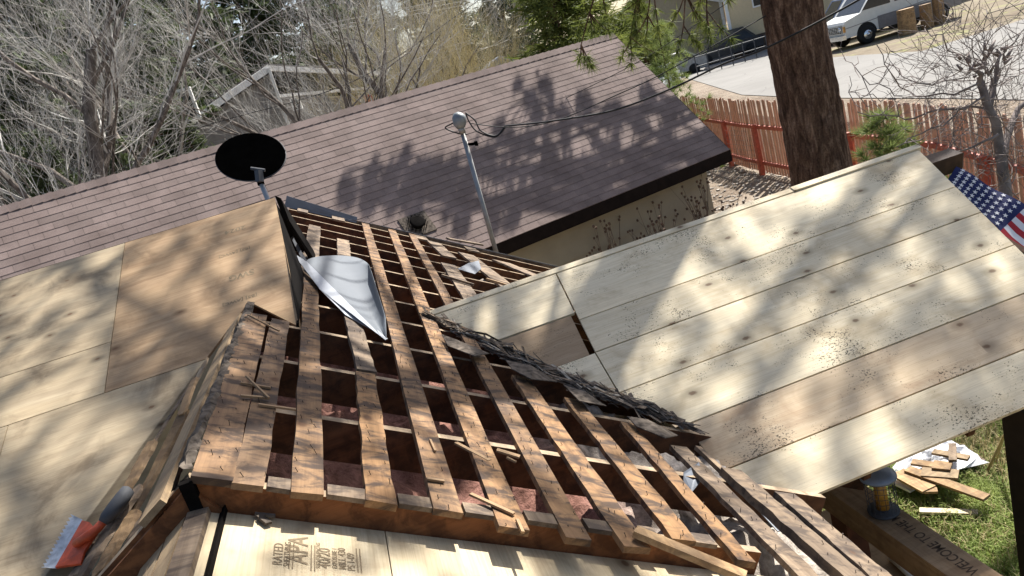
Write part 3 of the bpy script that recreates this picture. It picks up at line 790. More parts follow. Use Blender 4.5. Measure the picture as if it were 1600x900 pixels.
def grow(bm, p, d, length, r, depth, rng, kids, up=.25, wander=.28, nseg=5, shrink=.62, sides=5, rend=.35, ang=(.5, .95), lim=None):
    pts = [p]; rs = [r]; d = unit(d)
    for i in range(nseg):
        d = unit(d+wander*np.array([rng.gauss(0, 1), rng.gauss(0, 1), rng.gauss(0, .8)])*.5+V3(0, 0, up*.3))
        p = p+d*length/nseg; pts.append(p); rs.append(r*(1-(1-rend)*(i+1)/nseg))
    bm.tube(pts, rs, sides, cap=False)
    if depth <= 0: return
    k = kids[0]
    for j in range(k):
        t = rng.uniform(.22, 1.) if j < k-1 else 1.
        i = min(nseg-1, int(t*nseg)); f = t*nseg-i
        q_ = pts[i]+(pts[i+1]-pts[i])*f; rr = rs[i]+(rs[i+1]-rs[i])*f
        dd_ = unit(pts[i+1]-pts[i]); sd_ = unit(np.cross(dd_, V3(rng.gauss(0, 1), rng.gauss(0, 1), rng.gauss(0, 1))))
        a = rng.uniform(*ang)*(.45 if j == k-1 else 1)
        nd = dd_*math.cos(a)+sd_*math.sin(a)
        grow(bm, q_, nd, length*shrink*rng.uniform(.7, 1.2), max(rr*.62, .0035), depth-1, rng, kids[1:] or kids, up, wander, max(3, nseg-1), shrink, 4 if depth > 1 else 3, rend, ang)

def bare_tree_parts(seed, h, r, kids=(6, 6, 6, 5), depth=4, stems=1, up=.35, twigmat='twig', barkmat='greybark', spread=.25, wander=.28, split=2, shrink=.6):
    rng = random.Random(seed); bt = MB(); tw = MB()
    # trunk and thick limbs go into the trunk mesh, finer wood into the crown mesh
    def rec(p, d, length, r, depth, first):
        tgt = bt if first > 0 else tw
        nseg = 7 if first > 0 else (4 if depth > 0 else 3)
        pts = [p]; rs = [r]; d = unit(d)
        for i in range(nseg):
            d = unit(d+wander*.5*np.array([rng.gauss(0, 1), rng.gauss(0, 1), rng.gauss(0, .7)])+V3(0, 0, up*.3))
            p = p+d*length/nseg; pts.append(p); rs.append(r*(1-.62*(i+1)/nseg))
        tgt.tube(pts, rs, 7 if first > 1 else (5 if first > 0 else (4 if depth > 0 else 3)), cap=False)
        if depth <= 0: return
        k = kids[min(len(kids)-1, len(kids)-depth)] if depth <= len(kids) else kids[0]
        for j in range(k):
            t = rng.uniform(.2, 1.) if j < k-1 else 1.
            i = min(nseg-1, int(t*nseg)); f = t*nseg-i
            q_ = pts[i]+(pts[i+1]-pts[i])*f; rr = rs[i]+(rs[i+1]-rs[i])*f
            dd_ = unit(pts[i+1]-pts[i]); sd_ = unit(np.cross(dd_, np.array([rng.gauss(0, 1), rng.gauss(0, 1), rng.gauss(0, 1)])))
            a = rng.uniform(.35, .85)*(.35 if j == k-1 else 1.)
            rec(q_, dd_*math.cos(a)+sd_*math.sin(a), length*shrink*rng.uniform(.65, 1.15), max(rr*.45, .0034), depth-1, first-1)
    for s_ in range(stems):
        an = 2*math.pi*s_/max(1, stems)+rng.random()
        dv = V3(math.cos(an)*spread, math.sin(an)*spread, 1) if stems > 1 else V3(rng.uniform(-.08, .08), rng.uniform(-.08, .08), 1)
        rec(V3(math.cos(an)*.12*(stems > 1), math.sin(an)*.12*(stems > 1), -.05), dv, h*.62, r, depth, split)
    return bt, tw
def mk_tree(seed, name, label, cat, group, loc, rot=0, tm='twig', bmk='greybark', scale=1., **k):
    bt, tw = bare_tree_parts(seed, **k)
    t = thing(name, (0, 0, 0), label, cat, group)
    bt.build('trunk', M[bmk], t, True); tw.build('crown', M[tm], t)
    t.location = tuple(map(float, loc)); t.rotation_euler = (0, 0, rot); t.scale = (scale,)*3
    return t
def place(px_, py_, dist, z=ZG):
    d = ray(px_, py_); d = d/np.linalg.norm(d[:2]); p = d*dist; return V3(p[0], p[1], z)
GB = 'bare trees behind the garage'
tA = mk_tree(11, 'bare_tree', 'tall bare tree with thick leaning grey limbs, rising left of the dish', 'tree', GB, place(215, 275, 19), .4, h=12, r=.27, kids=(8, 6, 5, 3), depth=4, up=.22, wander=.42)
tB = mk_tree(12, 'bare_tree', 'bare tree with several slim stems in front of the grey house gable', 'tree', GB, place(515, 180, 21), 1.2, h=10, r=.11, stems=5, spread=.22, kids=(7, 6, 5, 4), depth=4, wander=.36)
tC = mk_tree(13, 'bare_tree', 'bare tree with an upright trunk in front of yellow brush', 'tree', GB, place(630, 150, 22), 2.2, h=11, r=.17, kids=(9, 7, 6, 4), depth=4, wander=.4)
def again(src, loc, rot, label, sc=1.):
    t = dup(src); t.location = tuple(map(float, loc)); t.rotation_euler = (0, 0, rot); t.scale = (sc,)*3; t['label'] = label
    return t
again(tA, place(140, 250, 25), 2.6, 'tall bare tree with paired trunks, left of the thick leaning one', 1.05)
again(tC, place(60, 300, 19), .3, 'bare tree with a haze of low twigs at the left end of the ridge', .85)
again(tB, place(20, 290, 22), 5.0, 'many-stemmed bare tree, leftmost behind the ridge', .9)
again(tB, place(700, 130, 27), 1.9, 'thin bare tree behind the upright trunk, near the blue roof', .8)
again(tB, place(200, 280, 17), .9, 'low tangle of bare stems just left of the dish', .42)
# straw coloured brush
GY = 'yellow brush behind the ridge'
tY = mk_tree(21, 'willow_brush', 'tall straw-yellow leafless brush behind the middle of the ridge', 'shrub', GY, place(690, 130, 25), 0, 'yellowtwig', 'yellowtwig', h=7.5, r=.05, stems=14, spread=.32, kids=(7, 6, 5), depth=3, split=1, up=.6)
again(tY, place(600, 160, 26), 1.7, 'straw-yellow leafless brush left of the tallest clump', .85)
again(tY, place(770, 110, 24), 2.9, 'straw-yellow leafless brush below the blue roof', .72)
again(tY, place(820, 95, 23), 4.0, 'dry yellow brush beside the green pine at the ridge', .5)

# dark conifers
def conifer(seed, h, r0, dens=1., wf=1.):
    rng = random.Random(seed); tr = MB(); tr.tube([(0, 0, -.1), (0, 0, h*.5), (0, 0, h)], [.26, .16, .02], 8, cap=False)
    v = []; f = []
    z = h*.10
    while z < h*.985:
        t = z/h; br = r0*(1-t)**.8*rng.uniform(.75, 1.1); nb = rng.randint(4, 6)
        for k in range(nb):
            an = rng.uniform(0, 6.283); ln = br*rng.uniform(.6, 1.1)
            dv = V3(math.cos(an), math.sin(an), 0); p0 = V3(0, 0, z)
            tr.tube([p0, p0+dv*ln*.6+V3(0, 0, -.05*ln), p0+dv*ln+V3(0, 0, .02*ln)], [.03, .02, .006], 3, cap=False)
            n = int(ln*40*dens)+6
            for _ in range(n):
                s_ = rng.uniform(.12, 1.)**.8; c = p0+dv*ln*s_+V3(0, 0, -.06*ln*s_)+np.array([rng.gauss(0, .16), rng.gauss(0, .16), rng.gauss(0, .12)])*(.5+ln*.22)
                d2 = unit(dv+np.array([rng.gauss(0, .7), rng.gauss(0, .7), rng.gauss(-.15, .5)])); sd_ = unit(np.cross(d2, np.array([rng.gauss(0, 1), rng.gauss(0, 1), rng.gauss(0, 1)])))
                l_ = rng.uniform(.2, .5); w_ = rng.uniform(.025, .075)*wf; b = len(v)
                v += [tuple(c-sd_*w_), tuple(c+sd_*w_), tuple(c+d2*l_+sd_*w_*.6), tuple(c+d2*l_-sd_*w_*.6)]; f.append((b, b+1, b+2, b+3))
        z += rng.uniform(.22, .42)
    nd = MB(); nd.raw(v, f); return tr, nd
def mk_conifer(seed, label, loc, h, r0, mat, group, name='conifer', cat='tree', sc=1., dens=1., wf=1.):
    tr, nd = conifer(seed, h, r0, dens, wf); t = thing(name, (0, 0, 0), label, cat, group)
    tr.build('trunk', M['pinebark'], t, True); nd.build('crown', M[mat], t)
    t.location = tuple(map(float, loc)); t.scale = (sc,)*3; return t
GC = 'dark conifers behind the bare trees'
c1 = mk_conifer(31, 'dark conifer behind the thick leaning bare tree', place(200, 150, 29), 17, 4.2, 'needle_dark', GC)
c2 = mk_conifer(32, 'dark conifer with dense boughs above the grey house roof', place(410, 120, 38), 15, 4.4, 'needle_dark', GC)
for src, px_, py_, ds, rt_, sc_, lb in ((c1, 70, 200, 27, 1., 1., 'dark conifer behind the leftmost bare stems'), (c2, 135, 180, 31, 2., 1.1, 'dark conifer between the leftmost bare stems and the thick leaning bare tree'),
        (c1, 310, 140, 36, 3., 1.1, 'dark conifer rising behind the white framed windows'), (c2, 500, 100, 40, 4., 1.15, 'dark conifer behind the many slim stems'),
        (c1, 570, 80, 46, 5., 1.0, 'dark conifer right of the grey house'), (c2, -60, 250, 30, 0.6, 1.0, 'dark conifer at the left edge behind the ridge end'),
        (c1, 790, 40, 60, 2.2, 1.0, 'dark conifer behind the blue roof'), (c2, 10, 290, 24, 5.2, .55, 'short dark conifer beside the left ridge end'), (c1, 690, 60, 55, 3.5, 1.1, 'dark conifer far behind the yellow brush'),
        (c2, 190, 260, 22, .2, .38, 'low dark conifer under the bare limbs, left part of the ridge'), (c1, 300, 230, 25, 1.2, .36, 'low dark conifer below the white framed windows'),
        (c2, 90, 300, 20, 1.9, .4, 'low dark conifer near the ridge, behind the low tangle')):
    again(src, place(px_, py_, ds), rt_, lb, sc_)
# greener pine by the ridge
c3 = mk_conifer(33, 'full green pine just behind the right end of the garage ridge', place(880, 90, 22), 9, 2.6, 'needle', 'green pines', dens=3., wf=.33)
again(c3, place(915, 75, 27), 1.3, 'green pine farther back, half hidden by the full one', 1.1)
again(c3, place(1010, 90, 40), 2.1, 'green pine standing by the parked cars', .8)

# ponderosa pines that give the dappled shade
def ponderosa(loc, label, group, h, r, lean, crown, seed, hang=(), clusters=(), every=6, dens=1.):
    """crown: list of (height, azimuth, length, droop) of limbs"""
    rng = random.Random(seed); t = thing('pine_tree', (0, 0, 0), label, 'tree', group)
    base = np.asarray(loc, float); n1, n2 = (120, 320) if r > .35 else (40, 90); vs = []; fs = []
    for j in range(n2+1):
        z = h*(j/n2)**1.; rr = r*(1-.75*z/h)*(1+.25*math.exp(-z/.5))
        for i in range(n1):
            an = 2*math.pi*i/n1; x_, y_ = math.cos(an), math.sin(an)
            pv = Vector((x_*r*9, y_*r*9, z*2.0+seed))
            fur = abs(noise.noise(pv))*.9+.7*abs(noise.noise(Vector((pv.x*2.3, pv.y*2.3, pv.z*2.2))))
            d_ = rr*(1+.12*(fur-.45)*(1 if r > .2 else .6)+.01*noise.noise(Vector((x_*20, y_*20, z*25))))
            vs.append(base+lean*z/h+V3(x_*d_, y_*d_, z))
    for j in range(n2):
        for i in range(n1):
            i2 = (i+1) % n1; fs.append((j*n1+i, j*n1+i2, (j+1)*n1+i2, (j+1)*n1+i))
    bm = MB(); bm.raw(vs, fs); bm.build('trunk', M['pinebark'], t, True)
    bb = MB(); v = []; f = []
    def tuft(c, d, big=1.):
        tri_needles(v, f, c, d, int(55*big), .18*big, .75, .0048, rng)
    for (z, az, ln, dr) in crown:
        p = base+lean*z/h+V3(0, 0, z); d = V3(math.cos(az), math.sin(az), dr)
        pts = [p]; n = 7
        for i in range(n):
            d = unit(d+np.array([rng.gauss(0, .16), rng.gauss(0, .16), rng.gauss(.02, .10)])); p = p+d*ln/n; pts.append(p)
        bb.tube(pts, [.045*(1-.8*i/n)*(ln/3.)**.5 for i in range(n+1)], 5, cap=False)
        for i in range(2, n+1):
            for k in range(3 if i < n else 4):
                d2 = unit(unit(pts[i]-pts[i-1])+np.array([rng.gauss(0, .8), rng.gauss(0, .8), rng.gauss(.1, .45)])); l2 = rng.uniform(.35, .9)*(ln/3.)**.5
                e1_ = pts[i]+d2*l2*.5+np.array([rng.gauss(0, .05), rng.gauss(0, .05), rng.gauss(0, .05)]); e2_ = e1_+d2*l2*.5+V3(0, 0, .06)
                bb.tube([pts[i], e1_, e2_], [.014, .01, .006], 4, cap=False)
                for c_ in (e2_, (e1_+e2_)/2, e1_):
                    if rng.random() < .85: tuft(c_, d2+V3(0, 0, .2), rng.uniform(.9, 1.3))
    for pts in hang:
        pts = [np.asarray(p) for p in pts]
        bb.tube(pts, [.03*(1-.75*i/(len(pts)-1)) for i in range(len(pts))], 5, cap=False)
        for i in range(max(1, len(pts)-5), len(pts)):
            for k in range(3):
                d2 = unit(unit(pts[i]-pts[i-1])*.6+np.array([rng.gauss(0, .6), rng.gauss(0, .6), rng.gauss(-.2, .5)])); l2 = rng.uniform(.2, .5)
                e2_ = pts[i]+d2*l2; bb.tube([pts[i], pts[i]+d2*l2*.5+V3(0, 0, -.03), e2_], [.010, .008, .005], 4, cap=False)
                for c_ in (e2_, pts[i]+d2*l2*.6): tuft(c_, d2, .75)
    hubs = []
    for ci, (c, rad, nt_) in enumerate(clusters):
        c = np.asarray(c, float)
        if ci % every == 0:
            z0 = min(max(c[2]-base[2]-rng.uniform(.3, 1.6), 3.5), h*.96); p0 = base+lean*z0/h+V3(0, 0, z0); mid = (p0+c)/2+V3(rng.gauss(0, .25), rng.gauss(0, .25), rng.uniform(-.1, .35)); L_ = np.linalg.norm(c-p0)
            pts = [(1-q_)**2*p0+2*q_*(1-q_)*mid+q_*q_*c for q_ in np.linspace(0, 1, 9)]
            bb.tube(pts, [max(.012, .014+.010*L_*(1-i/8.)) for i in range(9)], 6, cap=False); hubs += pts[2:]
        else:
            k_ = min(hubs, key=lambda p_: np.linalg.norm(p_-c)+rng.random()*.3) if hubs else c
            bb.tube([k_, (k_+c)/2+V3(rng.gauss(0, .08), rng.gauss(0, .08), rng.gauss(.05, .08)), c], [.018, .012, .007], 4, cap=False)
        for _ in range(nt_):
            o_ = np.array([rng.gauss(0, 1), rng.gauss(0, 1), rng.gauss(0, .7)])*rad*.6
            tuft(c+o_, unit(o_+V3(0, 0, .3)), dens*rng.uniform(.8, 1.2))
    bb.build('limbs', M['pinebark'], t, True)
    bm = MB(); bm.raw(v, f); bm.build('crown', M['needle'], t)
    return t
tp = ray(1283, 262)*8.8; tb_ = V3(tp[0], tp[1], ZG)
tq = ray(1236, 0); tq = tq*(np.linalg.norm(tp[:2])/np.linalg.norm(tq[:2])); lean1 = (tq-tp)*V3(1, 1, 0); hz = tq[2]-tp[2]
H1 = 19.
lean1 = lean1*(H1/hz)*.5
hang = []
for tgt in ((1068, 40), (1012, 24), (908, 70), (1104, 16), (985, 58)):
    e_ = at(*tgt, 9.3+random.uniform(-.5, .5)); s_ = tb_+V3(0, 0, 6.4)+lean1*.33
    mid = s_*.45+e_*.55+V3(0, 0, 1.0)
    pts = [(1-t)**2*s_+2*t*(1-t)*mid+t*t*e_ for t in np.linspace(0, 1, 12)]; hang.append(pts)
rng = random.Random(4)
def far_crown(k, z0, z1, a0, a1, l0, l1): return [(rng.uniform(z0, z1), rng.uniform(a0, a1), rng.uniform(l0, l1), rng.uniform(-.1, .25)) for _ in range(k)]
def ell(px_, py_, lst): return min([((px_-a)/c)**2+((py_-b)/d)**2 for a, b, c, d in lst] or [9])
# boughs of the trunk beside the porch: they shade the plywood and the upper boards
lit_left = [(540, 455, 75, 75), (385, 420, 70, 26), (300, 455, 40, 18), (110, 440, 70, 24), (60, 520, 60, 20), (330, 520, 50, 16), (170, 500, 30, 30), (90, 640, 60, 22), (430, 560, 40, 24), (400, 690, 60, 22), (480, 620, 30, 40), (520, 720, 40, 50), (600, 560, 26, 60), (640, 690, 44, 70), (700, 740, 50, 50), (560, 640, 30, 26), (770, 680, 60, 70), (840, 760, 60, 50), (930, 800, 60, 40), (680, 600, 34, 40), (860, 660, 50, 40), (980, 740, 50, 50), (1080, 800, 60, 60),
            (700, 870, 150, 36), (930, 890, 150, 30), (440, 850, 110, 34), (560, 860, 90, 30), (620, 420, 20, 60), (690, 440, 16, 40), (500, 430, 60, 30), (1150, 840, 60, 60), (1000, 660, 40, 30)]
cl1 = []
for x in np.arange(-2.6, 1.3, .20):
    for y in np.arange(1.6, 8.6, .22):
        p = sxy(x, y) if (x > -.45 or (x > RX and y < 4.0)) else pxy(x, y)
        p = p+np.array([rng.gauss(0, .06), rng.gauss(0, .06), 0]); u_, v_ = proj(p)
        if not (-60 < u_ < 1180 and 290 < v_ < 930): continue
        e_ = ell(u_, v_, lit_left)
        pr_ = 0. if e_ < .8 else (.3 if e_ < 1.3 else .66)
        if rng.random() < pr_: cl1.append((p+SUNV*rng.uniform(9.5, 12.5), .15, 2))
rng = random.Random(5)
crown1 = far_crown(5, 11, 16, -1., 1., 1.5, 3.)
ponderosa(tb_, 'massive dark ponderosa pine trunk with furrowed bark standing beside the plank roof', 'tall pines', H1, .37, lean1, crown1, 41, hang, cl1, 9, .8)
# boughs over the garage roof
tb2 = place(1278, 200, 18.5); cl2 = []
blobs = [(835, 172, 26), (872, 158, 18), (918, 166, 18), (795, 212, 22), (950, 178, 24), (898, 210, 26), (850, 230, 24), (1005, 196, 24), (1050, 182, 20), (955, 236, 22), (1040, 226, 20), (1092, 222, 20), (745, 250, 18), (655, 250, 18), (640, 272, 24), (600, 280, 22), (572, 292, 16), (545, 297, 12), (622, 302, 24), (682, 294, 24), (730, 298, 26), (788, 284, 24), (838, 292, 20), (780, 330, 22), (725, 342, 20),
         (900, 268, 20), (660, 330, 20), (1000, 262, 18), (935, 288, 14), (1085, 258, 14), (1020, 152, 14), (700, 265, 14)]
for bx, by, br in blobs:
    d_ = ray(bx, by); G_ = d_*((GE@GN)/(d_@GN)); sc_ = (G_@FW)/FPX; nsub = max(4, int(br/5))
    tt_ = rng.uniform(4.6, 6.4)
    while proj(G_+SUNV*tt_)[1] > -45: tt_ += .3
    for _ in range(nsub):
        c = G_+SUNV*tt_+(A_*rng.gauss(0, 1)*.62+GU*rng.gauss(0, 1)*1.0)*br*sc_*.8
        cl2.append((c, .06, 9))
ponderosa(tb2, 'second ponderosa pine hidden behind the massive trunk, its boughs shading the garage roof', 'tall pines', 12.5, .26, V3(0, 0, 0), far_crown(5, 8.5, 11.5, -1.2, 1.2, 1., 2.5), 42, (), cl2, 9, .68)
# boughs over the plank roof
lit_R = [(1288, 323, 46, 40), (1346, 289, 34, 32), (1283, 362, 30, 25), (1169, 406, 20, 22), (1429, 274, 36, 32), (1395, 430, 32, 37), (1478, 372, 30, 47), (1288, 469, 40, 36), (1341, 493, 32, 27), (1458, 513, 58, 32), (1478, 464, 27, 34), (1132, 469, 26, 24), (1103, 532, 36, 24), (1069, 600, 44, 25), (1160, 540, 28, 20), (1190, 570, 28, 24), (1424, 605, 28, 24), (1580, 372, 22, 24), (1560, 560, 24, 30), (1240, 640, 30, 20), (1500, 640, 24, 20), (1010, 440, 30, 12)]
cl3 = []; rng = random.Random(24)
for x in np.arange(.3, 4.3, .19):
    for y in np.arange(2.7, 5.0, .19):
        p = rxy(x, y)+np.array([rng.gauss(0, .05), rng.gauss(0, .05), 0]); u_, v_ = proj(p)
        e_ = ell(u_, v_, lit_R)
        pr_ = 0. if e_ < 1.1 else (.3 if e_ < 1.6 else .72)
        if u_ < 1150: pr_ *= .8
        if rng.random() < pr_: cl3.append((p+SUNV*rng.uniform(12., 15.5), .15, 2))
ponderosa(V3(12.6, 11.2, ZS-.1), 'tall ponderosa pine across the fence whose crown dapples the plank roof', 'tall pines', 18., .32, V3(0, 0, 0), far_crown(5, 11, 16, -1., 1., 1.5, 3.), 43, (), cl3, 9, .8)

# young pines at the fence
def sapling(loc, h, rad, label, seed):
    rng = random.Random(seed); t = thing('young_pine', loc, label, 'tree', 'young pines by the fence'); base = np.asarray(loc, float)
    tr = MB(); tr.tube([base, base+V3(0, 0, h)], [.035, .008], 6); tr.build('trunk', M['pinebark'], t)
    v = []; f = []
    n = int(190*rad)
    for _ in range(n):
        z = h*rng.uniform(.12, 1.); rr = rad*(1.05-z/h)**.5*rng.uniform(.15, 1.)*rng.uniform(.5, 1.15); an = rng.uniform(0, 6.283)
        tri_needles(v, f, base+V3(rr*math.cos(an), rr*math.sin(an), z), V3(math.cos(an)*.6, math.sin(an)*.6, .8), 46, .20, .6, .005, rng)
    bm = MB(); bm.raw(v, f); bm.build('crown', M['needle_bright'], t)
p = onz(1065, 215, ZG); sapling(place(1050, 150, 20.5), 4.4, 1.25, 'bright green young pine at the garage corner by the street', 51)
sapling(place(1390, 255, 12.0), 2.35, .95, 'bright green young pine in front of the fence, right of the trunk', 52)

# bare shrub on the right
rng = random.Random(61); sh = thing('bare_shrub', place(1545, 250, 9.0), 'gnarled leafless shrub with cut stubs and long thin shoots, right of the trunk', 'shrub')
ba = MB(); tw = MB()
def shoot(bm, pts, r0, n=9, jit=.03, sides=5):
    pts = [np.asarray(p, float) for p in pts]; out = []
    for t in np.linspace(0, len(pts)-1, n):
        i = min(int(t), len(pts)-2); fr = t-i; out.append(pts[i]*(1-fr)+pts[i+1]*fr+np.array([rng.gauss(0, jit) for _ in range(3)])*(0 < t < len(pts)-1))
    bm.tube(out, [r0*(1-.6*i/(n-1)) for i in range(n)], sides, cap=False); return out
Dp = 9.0
bs_ = place(1570, 270, 9.2)
main = shoot(ba, [bs_, at(1568, 245, 8.9), at(1545, 170, 8.8), at(1530, 120, 8.8)], .075, 8, .02, 8)
shoot(ba, [at(1545, 170, 8.8), at(1535, 135, 8.8), at(1515, 105, 8.7)], .05, 6, .02, 7)
shoot(ba, [at(1545, 165, 8.8), at(1555, 120, 8.9), at(1560, 92, 8.9)], .045, 6, .02, 7)
shoot(ba, [at(1568, 245, 8.9), at(1590, 180, 9.2), at(1620, 140, 9.3)], .05, 6, .02, 7)
for c in ((1515, 105), (1530, 112), (1560, 92), (1552, 84)):          # knobby cut stubs
    for _ in range(7):
        p = at(c[0]+rng.uniform(-16, 16), c[1]+rng.uniform(-14, 14), 8.8+rng.uniform(-.1, .1))
        ba.tube([p, p+np.array([rng.gauss(0, .06), rng.gauss(0, .06), rng.gauss(.05, .05)])], [.022, .010], 5)
for pix, r_s in (([(1545, 170), (1470, 170), (1410, 185), (1340, 175)], .016), ([(1530, 130), (1480, 150), (1420, 150), (1390, 120), (1370, 70)], .012), ([(1540, 150), (1470, 190), (1400, 230)], .014),
        ([(1560, 210), (1500, 235), (1440, 250)], .016), ([(1520, 110), (1470, 60), (1440, 48)], .009), ([(1530, 110), (1505, 50), (1490, 15)], .008), ([(1515, 120), (1440, 130), (1385, 100), (1380, 65)], .008),
        ([(1520, 105), (1480, 85), (1440, 120), (1400, 120)], .007), ([(1410, 150), (1365, 130), (1325, 95), (1310, 60)], .007), ([(1400, 155), (1350, 150), (1325, 130)], .006), ([(1560, 95), (1590, 60), (1620, 20)], .01), ([(1540, 110), (1525, 60), (1545, 20)], .007)):
    ln = shoot(tw, [at(*p_, 8.8+rng.uniform(-.5, .5)) for p_ in pix], r_s, 12, .025, 5)
    for _ in range(7):
        i = rng.randint(3, 10); d2 = unit(np.array([rng.gauss(0, 1), rng.gauss(0, 1), rng.gauss(.3, .8)])); l2 = rng.uniform(.15, .6)
        tw.tube([ln[i], ln[i]+d2*l2*.5+np.array([rng.gauss(0, .03) for _ in range(3)]), ln[i]+d2*l2], [.006, .0045, .003], 4, cap=False)
for _ in range(60):
    st = main[rng.randint(2, 7)]; grow(tw, st+np.array([rng.gauss(0, .12), rng.gauss(0, .12), rng.gauss(0, .12)]), V3(rng.gauss(0, 1), rng.gauss(0, .8), rng.gauss(.1, .7)), rng.uniform(.5, 1.1), .0065, 2, rng, (5, 3), .15, .5, 5, .6, 4)
ba.build('trunk', M['darktwig'], sh, True); tw.build('shoots', M['darktwig'], sh)

# dry weeds at the garage wall
for k, (px_, sd_) in enumerate(((962, 1), (1000, 2), (1052, 3))):
    rng = random.Random(sd_); p = wf-A_*(2.6-1.0*k)-Pn*(.3+.1*k); p = V3(p[0], p[1], ZG); bm = MB(); hd = MB()
    for _ in range(22):
        top = p+V3(rng.gauss(0, .32), rng.gauss(0, .25), rng.uniform(1.0, 1.75)); mid = (p+top)/2+V3(rng.gauss(0, .06), rng.gauss(0, .06), .1)
        bm.tube([p+V3(rng.gauss(0, .08), rng.gauss(0, .08), 0), mid, top], [.006, .005, .003], 4, cap=False)
        for _k in range(2):
            e_ = mid+(top-mid)*rng.random()+V3(rng.gauss(0, .1), rng.gauss(0, .1), rng.uniform(0, .12)); bm.tube([mid+(top-mid)*.2, e_], [.004, .002], 3, cap=False)
            hd.obox(e_, (.014, 0, .004), (0, .014, 0), (-.004, 0, .018))
        hd.obox(top, (.012, 0, .003), (0, .013, 0), (0, .003, .016))
    t = thing('dry_weed', p, ('dry stalks with dark seed heads at the garage wall, farthest from its corner', 'tallest dry stalks at the middle of the garage wall patch', 'thin dry stalks at the garage wall nearest its corner')[k], 'weed', 'dry weeds at the garage wall')
    bm.build('stalks', M['stalk'], t); hd.build('seed_heads', M['seed'], t)['kind'] = 'stuff'

# yard litter
rng = random.Random(71); bm = MB()
for _ in range(2600):
    p = V3(rng.uniform(6.2, 11.5), rng.uniform(8.5, 23), ZG); s_ = rng.uniform(.015, .05)
    a = rng.uniform(0, 6.28); ax = V3(math.cos(a), math.sin(a), 0)*s_; ay = V3(-math.sin(a), math.cos(a), 0)*s_*rng.uniform(.3, .8)
    bm.obox(p+V3(0, 0, s_*.3), ax, ay, V3(.1, .1, 1)*s_*.4)
tag(bm.build('gravel', M['rubble']), kind='stuff')
for px_, py_, s_, lb in ((1152, 258, .16, 'largest pale stone in the yard at the foot of the red fence'), (1108, 275, .10, 'small pale stone in the yard by the garage corner'), (1160, 270, .11, 'pale stone in the striped fence shade, middle of the yard')):
    p = onz(px_, py_, ZG); bm = MB(); n = 8
    vs = []
    for j in range(5):
        for i in range(n):
            a = 6.283*i/n; rr = s_*math.sin(math.pi*(j+.4)/4.8)*rng.uniform(.8, 1.15); vs.append(p+V3(rr*math.cos(a), rr*math.sin(a)*.8, s_*.55*(1-math.cos(math.pi*(j+.4)/4.8))*.6))
    bm.raw(vs, [(j*n+i, j*n+(i+1) % n, (j+1)*n+(i+1) % n, (j+1)*n+i) for j in range(4) for i in range(n)]+[tuple(range(4*n, 5*n))])
    tag(bm.build('stone', M['rubble'], None, True), lb, 'stone', 'pale stones in the yard')

# lawn on the lower right
rng = random.Random(81); bm = MB()
bm.face([V3(2.2, .5, ZG+.006), V3(8, .5, ZG+.006), V3(8, 6.6, ZG+.006), V3(2.2, 6.6, ZG+.006)])
bm.build('lawn', plain('lawn_soil', (.10, .115, .035), 1., var=.5, scale=4)); tag(bpy.data.objects['lawn'], kind='structure')
def blades(n, mat, name, hmin, hmax, clump):
    v = []; f = []
    for _ in range(n):
        x, y = rng.uniform(3.0, 6.4), rng.uniform(2.6, 6.4)
        nz = noise.noise(Vector((x*1.4, y*1.4, clump)))
        if nz < -.12 and rng.random() < .75: continue
        h_ = rng.uniform(hmin, hmax)*(1+.6*nz); a = rng.uniform(0, 6.28); ln = rng.uniform(.2, 1.2)*h_
        dv = V3(math.cos(a), math.sin(a), 0); sd_ = V3(-math.sin(a), math.cos(a), 0)*rng.uniform(.0025, .005); p = V3(x, y, ZG+.005); b = len(v)
        v += [tuple(p-sd_), tuple(p+sd_), tuple(p+dv*ln*.4+V3(0, 0, h_*.7)+sd_*.7), tuple(p+dv*ln*.4+V3(0, 0, h_*.7)-sd_*.7), tuple(p+dv*ln+V3(0, 0, h_*.9))]
        f += [(b, b+1, b+2, b+3), (b+3, b+2, b+4)]
    m_ = MB(); m_.raw(v, f); tag(m_.build(name, M[mat]), kind='stuff')
blades(60000, 'grass', 'grass', .05, .11, 1.)
blades(14000, 'straw', 'dry_grass', .05, .12, 7.)

# =================================================================== THINGS ON THE ROOFS
# satellite dish
dt = at(392, 246, 7.6); df = at(416, 310, 7.35)
dish = thing('satellite_dish', df, 'round black satellite dish seen from behind on a grey mast at the plywood ridge', 'dish')
nrm = unit(-0.15*RT+.80*V3(0, 0, 1)+.50*V3(0, 1, .0)); a1 = unit(np.cross(nrm, V3(.97, -.2, 0))); a2 = np.cross(nrm, a1)
def ellipse_fit():
    # choose the dish plane so its outline spans the photo's ellipse
    w_, h_ = 55/FPX*7.6, 36/FPX*7.6
    ex_ = unit(RT*math.cos(RAD(8))+UP*math.sin(RAD(8))); ey_ = unit(np.cross(ray(392, 246), ex_)); vw = unit(ray(392, 246))
    ti = math.acos(h_/w_); ey2 = -ey_*math.cos(ti)+vw*math.sin(ti) if (-ey_)@UP > 0 else ey_*math.cos(ti)+vw*math.sin(ti)
    return w_, ex_, ey2
rw, ex_, ey2 = ellipse_fit(); dn = np.cross(ex_, ey2); dn = dn if dn[2] > 0 else -dn
bm = MB(); n = 48; rings = [(1.0, .02), (1.0, 0.), (.97, -.012), (.6, -.035), (.2, -.05), (.0001, -.05)]
vs = []
for rr, hh in rings:
    for i in range(n):
        a = 6.2832*i/n; vs.append(dt+rw*rr*(math.cos(a)*ex_+math.sin(a)*ey2)+dn*hh)
fs = [(j*n+i, j*n+(i+1) % n, (j+1)*n+(i+1) % n, (j+1)*n+i) for j in range(len(rings)-1) for i in range(n)]+[tuple(range(n))]
bm.raw(vs, fs); bm.build('dish', M['black'], dish, False)
